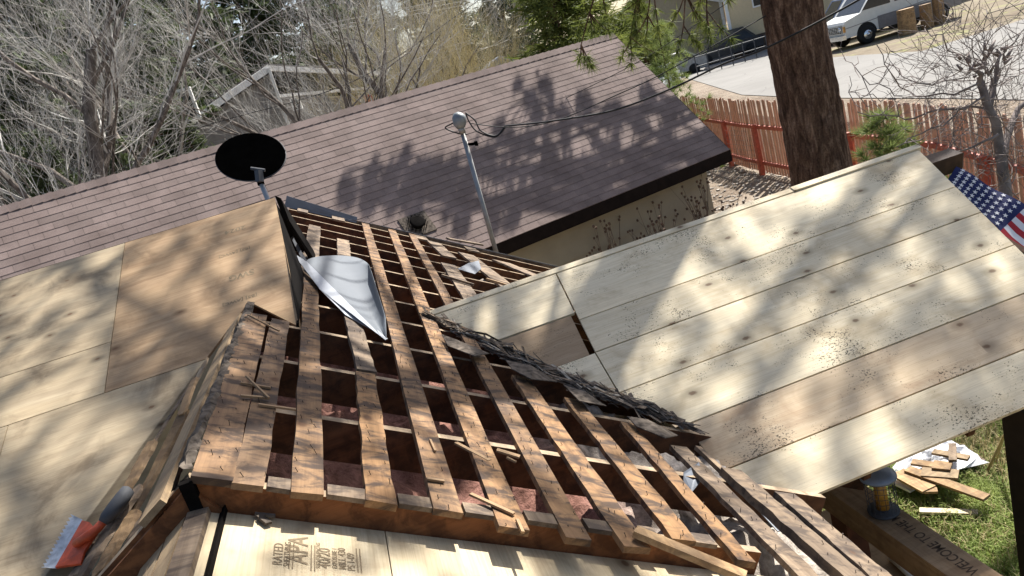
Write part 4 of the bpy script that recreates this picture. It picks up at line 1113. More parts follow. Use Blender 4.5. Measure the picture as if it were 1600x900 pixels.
bm = MB(); bm.tube([dt+rw*1.0*(math.cos(a)*ex_+math.sin(a)*ey2)+dn*.01 for a in np.linspace(0, 6.2832, 49)], .006, 6); bm.build('rim', M['grip'], dish, True)
hub = at(404, 266, 7.2)
bm = MB(); bm.bar(hub+dn*.0, at(406, 284, 7.2), .055, .055); bm.tube([at(392, 263, 7.22), at(414, 266, 7.22)], .016, 8); bm.build('bracket', M['grip'], dish)
bm = MB(); bm.tube([at(403, 275, 7.52), at(412, 296, 7.45), at(432, 345, 7.3)], .024, 12); bm.build('mast', M['galv'], dish, True)
bm = MB(); bm.tube([at(404, 272, 7.5), at(408, 288, 7.46)], .034, 12); bm.build('collar', M['black'], dish, True)

# curled flashing sheet
fl = thing('flashing_sheet', S(560, 470), 'curled pale grey metal flashing sheet lying on the stripped boards', 'flashing')
FLC = []
def flp(u, t):
    top = [(478, 407, .09), (487, 403, .08), (503, 400, .07), (530, 399, .065), (556, 402, .09), (573, 410, .12), (580, 424, .16)]
    bot = [(602, 531, .045), (602.5, 531, .04), (603, 531, .035), (603, 530, .035), (603.5, 527, .045), (603, 515, .07), (602, 495, .10)]
    if not FLC:
        FLC.append(smoothp([S(x, y, o) for x, y, o in top], 60)); FLC.append(smoothp([S(x, y, o) for x, y, o in bot], 60))
    A_l, B_l = FLC; k = u*(len(A_l)-1); i = min(int(k), len(A_l)-2); fr = k-i
    a = A_l[i]*(1-fr)+A_l[i+1]*fr; b = B_l[i]*(1-fr)+B_l[i+1]*fr; n_ = NS*.002*noise.noise(Vector((u*4, t*3, 2)))*math.sin(math.pi*t); return a*(1-t)+b*t+n_
bm = MB(); nu, nt_ = 36, 10; vs = [flp(i/nu, j/nt_) for j in range(nt_+1) for i in range(nu+1)]
bm.raw(vs, [(j*(nu+1)+i, (j+1)*(nu+1)+i, (j+1)*(nu+1)+i+1, j*(nu+1)+i+1) for j in range(nt_) for i in range(nu)])
o = bm.build('sheet', M['sheet'], fl, True); md = o.modifiers.new('thick', 'SOLIDIFY'); md.thickness = .002
bm = MB(); bm.prism([S(457, 395, .085), S(478, 407, .095), S(602, 531, .05), S(606, 529, .04), S(540, 492, .03), S(500, 452, .05)], -NS*.003)
bm.build('flange', M['galv'], fl)
bm = MB(); bm.prism([S(428, 318, .25), S(432, 322, .25), S(480, 408, .10), S(470, 402, .09)], -NS*.003); bm.build('flange', M['galv'], fl)
bm = MB(); bm.prism([S(715, 420, .05), S(732, 411, .09), S(748, 407, .09), S(752, 420, .05), S(742, 428, .03)], -NS*.003)
tag(bm.build('flashing_scrap', M['edge_metal']), 'small crumpled silver flashing scrap on the far boards', 'flashing')
bm = MB(); pp = S(1087, 735, -.03)
bm.prism([S(1068, 738, .01), S(1092, 722, .03), S(1100, 745, .0), S(1082, 768, -.03), S(1068, 760, -.03)], -NS*.004)
tag(bm.build('flashing_scrap', M['edge_metal']), 'flat grey metal scrap between boards beside the insulation', 'flashing')
bm = MB(); bm.prism([S(1165, 775, -.05), S(1195, 778, -.03), S(1235, 825, -.06), S(1215, 830, -.08)], -NS*.004)
tag(bm.build('flashing_scrap', M['edge_metal']), 'bluish metal strip under the last boards before the plank roof eave', 'flashing')

# roofing scraper tool
tool = thing('roofing_scraper', P(120, 840), 'orange roofing scraper with toothed white blade and grey grip', 'scraper')
def PT(x, y, o): return P(x, y, o)
bm = MB(); inner0, inner1 = np.array([129., 812]), np.array([87., 888]); out0, out1 = np.array([110., 803]), np.array([64., 886])
top = []; nt_ = 14
for i in range(nt_):
    for k, ins in ((0, 0.), (.5, 5.)):
        t = (i+k)/nt_; p = out0*(1-t)+out1*t+(inner0-out0)/np.linalg.norm(inner0-out0)*ins; top.append(PT(*p, .035))
top.append(PT(*out1, .035)); top += [PT(*inner1, .045), PT(*inner0, .045)]
bm.prism(top[::-1], -NP*.003); bm.build('blade', M['blade'], tool)
bm = MB(); bm.prism([PT(128, 813, .055), PT(86, 886, .055), PT(126, 880, .065), PT(131, 862, .075), PT(152, 830, .085), PT(140, 816, .07)][::1], -NP*.012); bm.build('head', M['orange'], tool)
bm = MB(); bm.tube([PT(118, 850, .075), PT(140, 836, .105), PT(152, 826, .10), PT(168, 808, .11)], [.016, .020, .018, .016], 10); bm.build('shank', M['orange'], tool, True)
bm = MB(); bm.tube([PT(160, 816, .105), PT(166, 810, .11), PT(176, 798, .12), PT(190, 780, .125), PT(200, 766, .125), PT(203, 763, .125)], [.017, .026, .030, .030, .027, .012], 14); bm.build('grip', M['grip'], tool, True)

# strips of old wood lying in the left valley
GW = 'old wood strips in the left valley'
rng = random.Random(91)
def wstrip(pa, pb, wpx, lift, mat, label, roundish=True):
    a, b = P(*pa, lift), P(*pb, lift); n = 14; bm = MB()
    r0 = wpx/FPX*np.linalg.norm((a+b)/2)*.5; d_ = unit(b-a); side = unit(np.cross(d_, unit(NP+NL*.8))); nn = np.cross(side, d_); nn = nn if nn[2] > 0 else -nn
    bow = np.array([rng.gauss(0, .010), rng.gauss(0, .010), abs(rng.gauss(0, .008))]); vs = []; tw_ = rng.gauss(0, .25)
    for i in range(n):
        t = i/(n-1); c = a+(b-a)*t+bow*math.sin(math.pi*t); sp = 1 if 0 < i < n-1 else rng.uniform(.25, .8)
        wl, wr = r0*sp*rng.uniform(.88, 1.06), r0*sp*rng.uniform(.88, 1.06); an = tw_*(t-.5); s2 = side*math.cos(an)+nn*math.sin(an); n2 = np.cross(s2, d_); n2 = n2 if n2[2] > 0 else -n2; th = r0*.45*rng.uniform(.8, 1.1)
        vs += [c-s2*wl, c-s2*wl*.7+n2*th, c+s2*wr*.75+n2*th*rng.uniform(.85, 1.1), c+s2*wr]
    bm.raw(vs, [(4*i+k, 4*i+(k+1) % 4, 4*i+4+(k+1) % 4, 4*i+4+k) for i in range(n-1) for k in range(4)]+[(3, 2, 1, 0), (4*n-4, 4*n-3, 4*n-2, 4*n-1)])
    roundish = False
    tag(bm.build('wood_strip', mat, None, roundish), label, 'wood strip', GW)
TB = M['strip']
for pa, pb, wp, lf, mt, lb in (((240, 692), (172, 812), 22, .05, TB, 'thick pale rounded wood strip just above the scraper grip'),
        ((292, 640), (212, 800), 22, .05, TB, 'longest rounded wood strip beside the ridge boards'), ((306, 592), (284, 650), 15, .06, M['splinter'], 'short broken yellow splinter at the top of the strip pile'),
        ((250, 680), (200, 760), 9, .03, M['splinter'], 'thin yellow sliver next to the thick pale strip'), ((222, 760), (128, 905), 24, .05, BG, 'wide dark strip running under the scraper grip'),
        ((215, 800), (150, 905), 26, .06, TB, 'broad brown strip at the lower end of the pile'), ((262, 762), (180, 905), 26, .07, BG, 'grey brown strip against the gable face'),
        ((300, 690), (235, 815), 16, .07, TB, 'flat tan strip hugging the tan ridge board'), ((320, 572), (228, 716), 8, .03, BG, 'thin dark lath along the plywood cut edge'), ((325, 560), (262, 690), 10, .04, M['rafter_top'], 'grey lath second from the plywood cut edge'), ((160, 838), (112, 905), 22, .03, BG, 'dark stub of wood below the scraper head')):
    wstrip(pa, pb, wp, lf, mt, lb)
# splinters and lath scraps on boards
GSP = 'splinters on the old boards'
for (xa, ya), (xb, yb), wd, lf, lb in (((376, 598), (423, 606), .012, .03, 'splinter on the second board, upper of the crossed pair'), ((385, 588), (420, 622), .008, .045, 'thin splinter crossing the upper splinter on the second board'),
        ((376, 618), (420, 622), .014, .035, 'splinter on the second board below the crossed pair'), ((404, 632), (462, 640), .012, .03, 'splinter bridging the gap right of the second board'), ((388, 492), (436, 517), .01, .04, 'splinter near the plywood notch'),
        ((735, 772), (803, 803), .017, .03, 'broken lath lying across the sixth board near the front edge'), ((808, 812), (817, 832), .010, .03, 'short upright splinter at the front end of the sixth board'), ((667, 748), (694, 752), .014, .03, 'pale splinter on the fifth board near the front'),
        ((712, 692), (765, 720), .02, .02, 'torn grey splinter across the rafter between fifth and sixth boards'), ((776, 703), (812, 714), .028, .02, 'pale torn splinter on the rafter between sixth and seventh boards'), ((792, 715), (806, 722), .01, .03, 'small splinter under the pale torn one'),
        ((672, 687), (680, 705), .008, .03, 'small upright splinter on the fifth board'), ((405, 806), (420, 818), .02, .0, 'dark chip at the top of the front plywood'), ((398, 803), (430, 806), .012, -.01, 'thin dark chip beside the other chip on the front plywood')):
    oo = lf if lf > 0 and ya < 800 or lb.startswith(('broken', 'short')) else CQ+.012
    a, b = S(xa, ya, oo), S(xb, yb, oo); bm = MB(); bm.bar(a, b, wd, .007, NS)
    tag(bm.build('splinter', M['splinter'] if 'dark' not in lb else M['feltgrey']), lb, 'splinter', GSP)
for (xa, ya), (xb, yb), wd, lf, mt, lb in (((992, 830), (1165, 902), .055, .045, M['scrap'], 'loose diagonal board lying across the front edge, brown and orange'), ((1090, 700), (1195, 800), .03, .0, BG, 'narrow lath between the last boards'),
        ((700, 373), (752, 382), .10, .05, BG, 'loose broken board end lying crosswise on the far boards'), ((690, 430), (740, 445), .03, .04, BG, 'loose crosswise lath on the far boards near the silver scrap'), ((760, 436), (800, 448), .03, .05, M['splinter'], 'pale lath beside the silver scrap')):
    a, b = S(xa, ya, lf), S(xb, yb, lf); bm = MB(); bm.bar(a, b, wd, .02, NS); tag(bm.build('loose_board', mt), lb, 'board')
# layered old shingle scraps along the right valley
rng = random.Random(101); bm = MB(); 
va, vbb = S(668, 500), S(1068, 672)
for k in range(480):
    t = rng.random()**.9; c = va+(vbb-va)*t; dv = unit(vbb-va); side = rng.uniform(.0, .04+.15*math.sin(math.pi*min(1, t*1.1)))
    c = c-V3(0, 1, 0)*side+NS*(rng.uniform(.0, .025)+.025*max(0, 1-side*7)); d2 = unit(dv+np.array([rng.gauss(0, .20), rng.gauss(0, .20), rng.gauss(0, .10)])); l_ = rng.uniform(.04, .30)**1.1; w_ = rng.uniform(.004, .028)
    u_ = unit(NS+np.array([rng.gauss(0, .35) for _ in range(3)])); sd2 = unit(np.cross(d2, u_)); bm.cur = rng.choice((0, 0, 1, 1, 1, 2))
    e_ = c+d2*l_/2+sd2*rng.gauss(0, .008); m_ = c+np.cross(sd2, d2)*rng.gauss(0, .008); b_ = c-d2*l_/2
    for p_, q_ in ((b_, m_), (m_, e_)): bm.obox((p_+q_)/2, (q_-p_)/2, sd2*w_/2*rng.uniform(.6, 1), np.cross(sd2, d2)*.0015)
tag(bm.build('shingle_debris', [M['feltgrey'], plain('frayed_brown_shingle', (.19, .145, .105), .95, .1, var=.6, scale=30), plain('frayed_grey_shingle', (.28, .25, .21), .95, .1, var=.5, scale=30)]), 'heap of torn dark shingle layers along the plank roof valley', 'debris', kind='stuff')
GSH = 'large torn shingle flaps'
for pts, lb in (([(690, 522), (712, 530), (765, 552), (742, 556), (700, 540)], 'torn shingle flap at the top of the plank roof valley'), ([(790, 562), (832, 572), (870, 596), (830, 592), (800, 576)], 'long torn shingle flap halfway down the plank roof valley'),
        ([(880, 600), (915, 610), (948, 634), (905, 626)], 'torn shingle flap below the long one in the valley'), ([(980, 650), (1012, 655), (1060, 680), (1040, 684), (995, 666)], 'dark shingle flap at the bottom of the plank roof valley')):
    bm = MB(); bm.prism([S(x, y, .05+.02*(i % 2)) for i, (x, y) in enumerate(pts)], -NS*.004); tag(bm.build('torn_shingle', M['feltgrey']), lb, 'shingle', GSH)

# service mast
mf = V3(*S(778, 404)[:2], 0); mf[1] = max(mf[1], YF+.15); dfm = ray(778, 404); mf = dfm*(YF+.14)/dfm[1]
mt_ = ray(722, 205); mtop = mt_*((YF+.10)/mt_[1])
mast = thing('service_mast', mf+V3(0, 0, -.5), 'grey steel service mast with rounded weatherhead and dangling black leads', 'mast')
ax_ = unit(mtop-mf)
bm = MB(); bm.tube([mf-ax_*.9, mtop], .030, 14); bm.build('pipe', M['pipe'], mast, True)
bm = MB(); bm.tube([mtop-ax_*.03, mtop+ax_*.06], [.040, .044], 14); bm.build('collar', M['pipe'], mast, True)
hc = mtop+ax_*.12; bm = MB()
fr_ = unit(RT*.9+ax_*.1)
bm.tube([mtop+ax_*.04, mtop+ax_*.1, mtop+ax_*.17+fr_*.01, mtop+ax_*.215+fr_*.02, mtop+ax_*.235+fr_*.03], [.052, .085, .088, .065, .02], 16); bm.build('weatherhead', plain('grey_cast_metal', (.22, .24, .25), .5, .4, .3), mast, True)
bm = MB(); kk = mtop-ax_*.17; bm.tube([kk, kk+fr_*.11], .018, 8); bm.obox(kk+fr_*.13, fr_*.02, ax_*.028, np.cross(fr_, ax_)*.02); bm.build('insulator', M['black'], mast)
dm = (YF+.1)/ray(722, 205)[1]
def wpath(pix, d0_, d1_=None):
    d1_ = d0_ if d1_ is None else d1_; n = len(pix); return [at(x, y, d0_+(d1_-d0_)*i/(n-1)) for i, (x, y) in enumerate(pix)]
bm = MB()
dpt = dm
for pix in ([(727, 176), (742, 188), (752, 205), (775, 212), (790, 196)], [(728, 178), (733, 190), (745, 205), (770, 214), (782, 208), (790, 198)], [(726, 180), (708, 192), (696, 200), (715, 208), (730, 210)]):
    bm.tube(smoothp(wpath(pix, dpt)), .009, 6)
bm.build('lead', M['cable'], mast, True)
for pix, d0_, d1_, r_s, mt2, lb in (([(788, 197), (830, 193), (870, 188), (960, 172), (1050, 138), (1130, 100), (1195, 76), (1298, 24), (1420, -45)], dpt, 7.0, .011, 'cable', 'thick twisted black service cable from the weatherhead passing before the pine trunk'),
        ([(735, 193), (800, 199), (870, 188), (960, 150), (1050, 107), (1243, -2), (1400, -95)], dpt, 8.0, .006, 'cable', 'thin black wire just above the thick service cable'),
        ([(560, 330), (700, 250), (830, 180), (1000, 95), (1143, 0), (1220, -50)], 15, 12, .006, 'cable', 'thin black wire sagging over the garage ridge end'),
        ([(-60, 420), (172, 275), (303, 203), (550, 128), (720, 20), (800, -40)], 16, 24, .012, 'cable', 'dark wire running across the bare trees and the grey house')):
    bm = MB(); bm.tube(smoothp(wpath(pix, d0_, d1_), 60), r_s, 5); tag(bm.build('overhead_wire', M[mt2], None, True), lb, 'wire', 'overhead wires')
for k, (y0_, y1_, lb) in enumerate(((22, 0, 'pale overhead wire, lowest of the three above the yellow brush'), (16, -7, 'pale overhead wire, middle of the three above the yellow brush'), (9, -14, 'pale overhead wire, highest of the three above the yellow brush'))):
    bm = MB(); bm.tube(smoothp(wpath([(500, y0_+30), (650, y0_), (770, y1_), (1000, y1_-42)], 26, 30), 30), .011, 4); tag(bm.build('overhead_wire', M['wire_light']), lb, 'wire', 'pale overhead wires')

# black vent on the garage roof
vp = None
d_ = ray(652, 352); tt = ((GE@GN))/(d_@GN); vp = d_*tt
vent = thing('roof_vent', vp, 'small round black roof vent on the garage shingles beyond the stripped boards', 'vent')
bm = MB(); bm.obox(vp+GN*.012, A_*.22, GU*.2, GN*.01); bm.build('flashing_base', M['feltgrey'], vent)
bm = MB(); bm.tube([vp+GN*.02, vp+GN*.06, vp+GN*.09, vp+GN*.10], [.09, .09, .12, .09], 18); bm.build('hood', M['felt'], vent, True)
bm = MB()
for i in range(14):
    a = 6.283*i/14; c = (math.cos(a)*A_+math.sin(a)*GU)*.14; bm.tube([vp+c+GN*.02, vp+c+GN*.09], .006, 4)
bm.build('cage', M['black'], vent)
# =================================================================== RIGHT SIDE
# flag
fg = thing('flag', at(1540, 300, 5.6), 'flag with white stars on blue and red and white stripes beside the plank roof', 'flag')
c00, c10, c01, c11 = at(1494, 262, 5.7), at(1604, 332, 5.5), at(1479, 287, 5.62), at(1583, 412, 5.35)
fo = at(1494, 262, 5.7); fu = unit(at(1600, 320, 5.45)-fo)            # along the stripes
fv = at(1478, 287, 5.66)-fo
# canton quad in the photo: (1494,262) (1600,318) (1562,362) (1479,287)
C = [at(1494, 260, 5.7), at(1604, 322, 5.5), at(1562, 362, 5.42), at(1478, 285, 5.64)]
def cf(u, v_, o=0.):
    a = C[0]*(1-u)+C[1]*u; b = C[3]*(1-u)+C[2]*u; p = a*(1-v_)+b*v_
    n_ = unit(np.cross(C[1]-C[0], C[3]-C[0])); n_ = n_ if n_@p < 0 else -n_
    return p+n_*(o+.012*math.sin(u*9)+.006*math.sin(v_*7))
def fgrid(u0, u1, v0, v1, o, mat, name):
    bm = MB(); nu, nv = 10, 6
    vs = [cf(u0+(u1-u0)*i/nu, v0+(v1-v0)*j/nv, o) for j in range(nv+1) for i in range(nu+1)]
    bm.raw(vs, [(j*(nu+1)+i, j*(nu+1)+i+1, (j+1)*(nu+1)+i+1, (j+1)*(nu+1)+i) for j in range(nv) for i in range(nu)]); return bm.build(name, mat, fg, True)
navy = plain('flag_navy', (.012, .018, .085), .7, var=.15); fred = plain('flag_red', (.42, .02, .03), .7, var=.15); fwh = plain('flag_white', (.72, .70, .70), .7, var=.05)
# u runs along the hoist drop, v across; stripes continue past u = 1
fgrid(0, 1, 0, 1., 0, navy, 'canton')
for k in range(7):
    u0 = 1+.0; v0, v1 = k/7., (k+1)/7.
    fgrid(1.0, 2.6, v0, v1, 0, fred if k % 2 == 0 else fwh, 'stripe')
for k in range(6):
    fgrid(-.2, 2.6, 1+k/7., 1+(k+1)/7., 0, fwh if k % 2 == 0 else fred, 'stripe') if k < 0 else None
bm = MB()
for row in range(9):
    for c in range(6 if row % 2 == 0 else 5):
        u = (row+1)/10.; v_ = (c+(.5 if row % 2 == 0 else 1.))/6.
        ctr = cf(u, v_, .002); ea = unit(cf(u+.02, v_, .002)-ctr); eb = cf(u, v_+.02, .002)-ctr; eb = unit(eb-ea*(eb@ea)); pts = []
        for i in range(10):
            a = math.pi*i/5+math.pi/2; rr = .020 if i % 2 == 0 else .0085; pts.append(ctr+rr*(math.cos(a)*ea+math.sin(a)*eb))
        n_ = unit(np.cross(ea, eb)); n_ = n_ if n_@ctr < 0 else -n_
        for i in range(10): bm.face([ctr+n_*.002, pts[i]+n_*.002, pts[(i+1) % 10]+n_*.002])
o = bm.build('stars', fwh, fg)

# porch beam with carved welcome text
zb = -3.4*HK-.0
bx0, bx1 = 2.58*HK, 2.81*HK
beam = thing('welcome_beam', (2.1, 2.6, ZG), 'thick brown timber rail reading WELCOME TO THE along its top, with posts below', 'beam')
bm = MB(); bm.box(bx0, bx1, 1.0, 3.55, zb-.16, zb); bo = bm.build('timber', M['beam'], beam)
for y_ in (2.0, 3.45):
    bm = MB(); bm.box(bx0+.03, bx1-.03, y_-.07, y_+.07, ZG, zb-.162); bm.build('post', M['redwood'], beam)
text_mesh('WELCOME TO THE M', plain('carved_letter_paint', (.09, .058, .036), .9), 'lettering', bo, V3(bx1-.05, onz(1512, 893, zb)[1]-.03, zb), V3(0, 1, 0), V3(-1, 0, 0), .075, squash=.74)
# deck boards left of the beam
deck = thing('porch_deck', (1.9, 2, ZG), 'narrow strip of pale deck boards beside the welcome beam', 'deck')
for k in range(7):
    bm = MB(); bm.box(bx0-.42+k*.135, bx0-.42+k*.135+.128, 0.2, 3.9, zb-.5, zb-.475); bm.build('deck_board', M['tanboard'], deck)
bm = MB(); zd = zb-.46; bm.tube([onz(1392, 872, zd), onz(1428, 905, zd)], .016, 10); tag(bm.build('white_tube', M['white'], None, True), 'short white plastic tube lying on the deck boards', 'tube')
# bird feeder
fp = onz(1381, 800, zb); fp = V3(min(max(fp[0], bx0+.05), bx1-.02), fp[1], zb+.004); feed = thing('bird_feeder', fp, 'wire cage bird feeder with round grey lid and amber seed tube on the timber rail', 'bird feeder')
dpx = lambda px_: px_/FPX*(fp@FW)
rf = dpx(22); hf = dpx(62)
up_ = V3(0, 0, 1)
bm = MB()
for z_ in np.linspace(.02, hf*1.0, 7): bm.tube([fp+V3(rf*math.cos(a), rf*math.sin(a), z_) for a in np.linspace(0, 6.2832, 21)], .0013, 4)
for a in np.linspace(0, 6.2832, 17)[:-1]: bm.tube([fp+V3(rf*math.cos(a), rf*math.sin(a), .0), fp+V3(rf*math.cos(a), rf*math.sin(a), hf)], .0013, 4)
bm.build('cage', M['grip'], feed)
bm = MB(); bm.tube([fp+V3(0, 0, .02), fp+V3(0, 0, hf*.98)], rf*.42, 14); bm.build('seed_tube', M['amber'], feed, True)
bm = MB(); bm.tube([fp, fp+V3(0, 0, .012)], [rf*1.05, rf*1.08], 20); bm.build('tray', M['grip'], feed, True)
bm = MB(); bm.tube([fp+V3(0, 0, hf), fp+V3(0, 0, hf+.012), fp+V3(0, 0, hf+.03), fp+V3(0, 0, hf+.04)], [rf*1.22, rf*1.22, rf*.8, rf*.15], 24); bm.build('lid', plain('blue_grey_lid', (.24, .28, .35), .5, .4, .3), feed, True)

# tarp and wood scraps on the lawn
def Gz(x, y, o=.02): return onz(x, y, ZG+o)
tarp_px = [(1395, 742), (1405, 760), (1440, 772), (1470, 760), (1543, 736), (1520, 715), (1490, 700), (1460, 705), (1420, 715)]
cen = np.mean([Gz(*p) for p in tarp_px], axis=0); bm = MB(); rng = random.Random(111)
ring = [Gz(*p) for p in tarp_px]; dense = []
for a, b in zip(ring, ring[1:]+ring[:1]):
    for t in (0, .33, .66): dense.append(a+(b-a)*t)
prev = None; vs = []; nr = 7; n = len(dense)
for j in range(nr):
    s_ = 1-j/(nr-.6)
    for p in dense: vs.append(cen+(p-cen)*s_+V3(rng.gauss(0, .012), rng.gauss(0, .012), .08+abs(rng.gauss(0, .03))*(j > 0)))
bm.raw(vs, [(j*n+i, j*n+(i+1) % n, (j+1)*n+(i+1) % n, (j+1)*n+i) for j in range(nr-1) for i in range(n)]+[tuple(range((nr-1)*n, nr*n))])
tag(bm.build('tarp', M['tarp'], None, False), 'crumpled white tarp spread on the lawn under wood scraps', 'tarp')
GSC = 'wood scraps on the lawn'
for k, ((xa, ya), (xb, yb), wd, lf, mt, lb) in enumerate((((1418, 733), (1542, 778), .09, .14, 'scrap', 'long brown plank scrap, half in shade, crossing the tarp to the grass'), ((1402, 738), (1452, 765), .14, .12, 'scrap', 'orange tan plank scrap at the near corner of the tarp'),
        ((1440, 738), (1498, 742), .13, .15, 'tanboard', 'wide grey brown scrap lying on the middle of the tarp'), ((1458, 706), (1514, 716), .07, .17, 'tanboard', 'pale scrap at the upper edge of the tarp'), ((1425, 722), (1465, 728), .08, .13, 'scrap', 'tan scrap poking from under the plank roof eave'),
        ((1488, 694), (1489, 720), .06, .19, 'board_grey', 'grey block standing upright on the pale scrap'), ((1474, 722), (1470, 734), .14, .17, 'scrap', 'short reddish scrap on top of the wide grey one'), ((1497, 700), (1535, 722), .07, .05, 'board_grey', 'dark scrap in the grass at the far edge of the tarp'),
        ((1437, 798), (1528, 801), .06, .05, 'plank', 'pale yellow lath lying alone on the grass'), ((1449, 745), (1455, 770), .10, .11, 'scrap', 'tan scrap pointing at the bird feeder'), ((1392, 746), (1430, 764), .12, .06, 'white', 'white painted board under the orange tan scrap'))):
    lf += .05 if k not in (7, 8) else .03; a, b = Gz(xa, ya, lf), Gz(xb, yb, lf); bm = MB(); bm.bar(a, b, wd, .022); tag(bm.build('wood_scrap', M[mt]), lb, 'wood scrap', GSC)
bm = MB(); bm.tube([Gz(1543, 735, .03), Gz(1560, 700, .3), onz(1574, 670, ZG+.55)], .012, 6); bm.tube([Gz(1556, 722, .03), onz(1572, 672, ZG+.5)], .008, 6)
tag(bm.build('stick', M['straw']), 'thin pale sticks leaning by the dark porch post', 'stick')

# =================================================================== STREET
VD = 1.0
wp = onz(1356, 68, ZS); hd_ = unit(V3(-.99, .08, 0)); sdv = V3(hd_[1], -hd_[0], 0)  # heading; sdv points towards the far side or near
if sdv@wp > 0: sdv = -sdv                                             # towards the camera
van = thing('parked_van', wp, 'old white and grey van with square grille parked across the street', 'van')
def vp3(l, s_, z): return wp+hd_*l+sdv*s_+V3(0, 0, z)                  # l forward of the front wheel, s_ outwards, z up
Wd = 1.95
prof = [(.95, .45), (.98, .62), (.97, 1.02), (.90, 1.12), (.15, 1.30), (-.55, 2.02), (-.9, 2.12), (-4.3, 2.12), (-4.45, 1.2), (-4.4, .45)]
lowp = [(.95, .42), (.98, .62), (.6, .62), (.45, .75), (-.0, .85), (-.45, .72), (-.6, .62)]
bm = MB(); top = [vp3(l, .06, z) for l, z in prof]; bm.prism(top, -sdv*Wd); bm.build('body', M['vanwhite'], van)
bm = MB(); bm.prism([vp3(-.55, .066, .45), vp3(-4.4, .066, .45), vp3(-4.42, .066, .98), vp3(-.55, .066, .98)], -sdv*.005); bm.prism([vp3(.93, .066, .82), vp3(-4.4, .066, 1.1), vp3(-4.4, .066, 1.13), vp3(.93, .066, .85)], -sdv*.004); bm.build('lower_panel', M['vangrey'], van)
bm = MB(); bm.prism([vp3(.1, .068, 1.36), vp3(-.42, .068, 1.92), vp3(-1.2, .068, 1.95), vp3(-1.2, .068, 1.36)], -sdv*.006); bm.build('window', M['glass'], van)
bm = MB(); bm.prism([vp3(-1.4, .068, 1.36), vp3(-1.4, .068, 1.95), vp3(-3.9, .068, 1.95), vp3(-3.9, .068, 1.36)], -sdv*.006); bm.build('window', M['glass'], van)
bm = MB(); f0 = [vp3(.13, -.08, 1.33), vp3(-.52, -.14, 1.98), vp3(-.52, -Wd+.26, 1.98), vp3(.13, -Wd+.2, 1.33)]; bm.prism(f0, (hd_+V3(0, 0, .9))*.006); bm.build('windscreen', M['glass'], van)
bm = MB(); bm.prism([vp3(.985, -.12, .68), vp3(.985, -.12, .98), vp3(.985, -Wd+.24, .98), vp3(.985, -Wd+.24, .68)], hd_*.02); gr = bm.build('grille', M['black'], van)
bm = MB()
for k in range(6):
    z = .69+.056*k; bm.bar(vp3(1.01, -.12, z), vp3(1.01, -Wd+.24, z), .015, .016)
for k in range(13):
    s_ = -.12-(Wd-.36)*k/12; bm.bar(vp3(1.01, s_, .68), vp3(1.01, s_, .98), .016, .016, hd_)
bm.build('grille_bars', M['chrome'], gr)
for s_ in (-.2, -Wd+.32):
    bm = MB(); bm.tube([vp3(.99, s_-.02, .85), vp3(1.03, s_-.02, .85)], .09, 14); bm.build('headlight', M['chrome'], van, True)
for s_ in (.02, -Wd+.1):
    bm = MB(); bm.obox(vp3(.96, s_, .82), hd_*.035, sdv*.04, V3(0, 0, .12)); bm.build('marker_lamp', plain('amber_lens', (.65, .30, .04), .3, .5), van)
bm = MB(); bm.obox(vp3(1.04, -Wd/2+.06, .50), hd_*.08, sdv*(Wd/2+.03), V3(0, 0, .09)); bm.build('bumper', M['chrome'], van)
def wheel(l, s_):
    w_ = bpy.data.objects.new('wheel', None); COL.objects.link(w_); w_.location = tuple(vp3(l, s_, .36)); adopt2 = w_
    w_.parent = van; w_.matrix_parent_inverse = wmat(van).inverted()
    c = vp3(l, s_, .37); bm = MB(); sg = 1 if s_ > -.5 else -1
    bm.tube([c-sdv*.13, c-sdv*.11, c+sdv*.11, c+sdv*.13], [.31, .37, .37, .31], 24); bm.build('tyre', M['tyre'], w_, True)
    bm = MB(); bm.tube([c+sdv*.12*sg, c+sdv*.145*sg], [.2, .17], 18); bm.tube([c+sdv*.13*sg, c+sdv*.18*sg], .07, 12); bm.build('rim', M['chrome'], w_, True)
for l in (0, -3.4):
    for s_ in (-.02, -Wd+.15): wheel(l, s_)
    bm = MB(); c = vp3(l, .055, .42); pts = [c+hd_*.46*math.cos(a)+V3(0, 0, .46*math.sin(a)) for a in np.linspace(-.05, math.pi+.05, 16)]; bm.prism(pts, sdv*.008); bm.build('wheel_arch', M['tyre'], van)
# stumps by the van
GST = 'log stumps by the van'
for px_, py_, d_, h_, lb in ((1420, 53, .62, 1.0, 'widest upright log stump beside the white van'), (1449, 44, .45, .95, 'middle upright log stump, between its two neighbours by the van'), (1469, 37, .42, 1.05, 'rightmost upright log stump by the van, farthest from its front wheel')):
    c = onz(px_, py_, ZS); sc_ = np.linalg.norm(c)/36.; bm = MB(); n = 20; vs = []; rng = random.Random(px_)
    js = [rng.uniform(.9, 1.1) for _ in range(n)]
    for z_ in (0, .3, .7, 1.):
        for i in range(n): a = 6.283*i/n; vs.append(c+V3(d_/2*js[i]*math.cos(a)*(1.08-.08*z_), d_/2*js[i]*math.sin(a)*(1.08-.08*z_), h_*z_))
    bm.raw(vs, [(j*n+i, j*n+(i+1) % n, (j+1)*n+(i+1) % n, (j+1)*n+i) for j in range(3) for i in range(n)]+[tuple(range(3*n, 4*n))])
    tag(bm.build('log_stump', M['scrap']), lb, 'stump', GST)

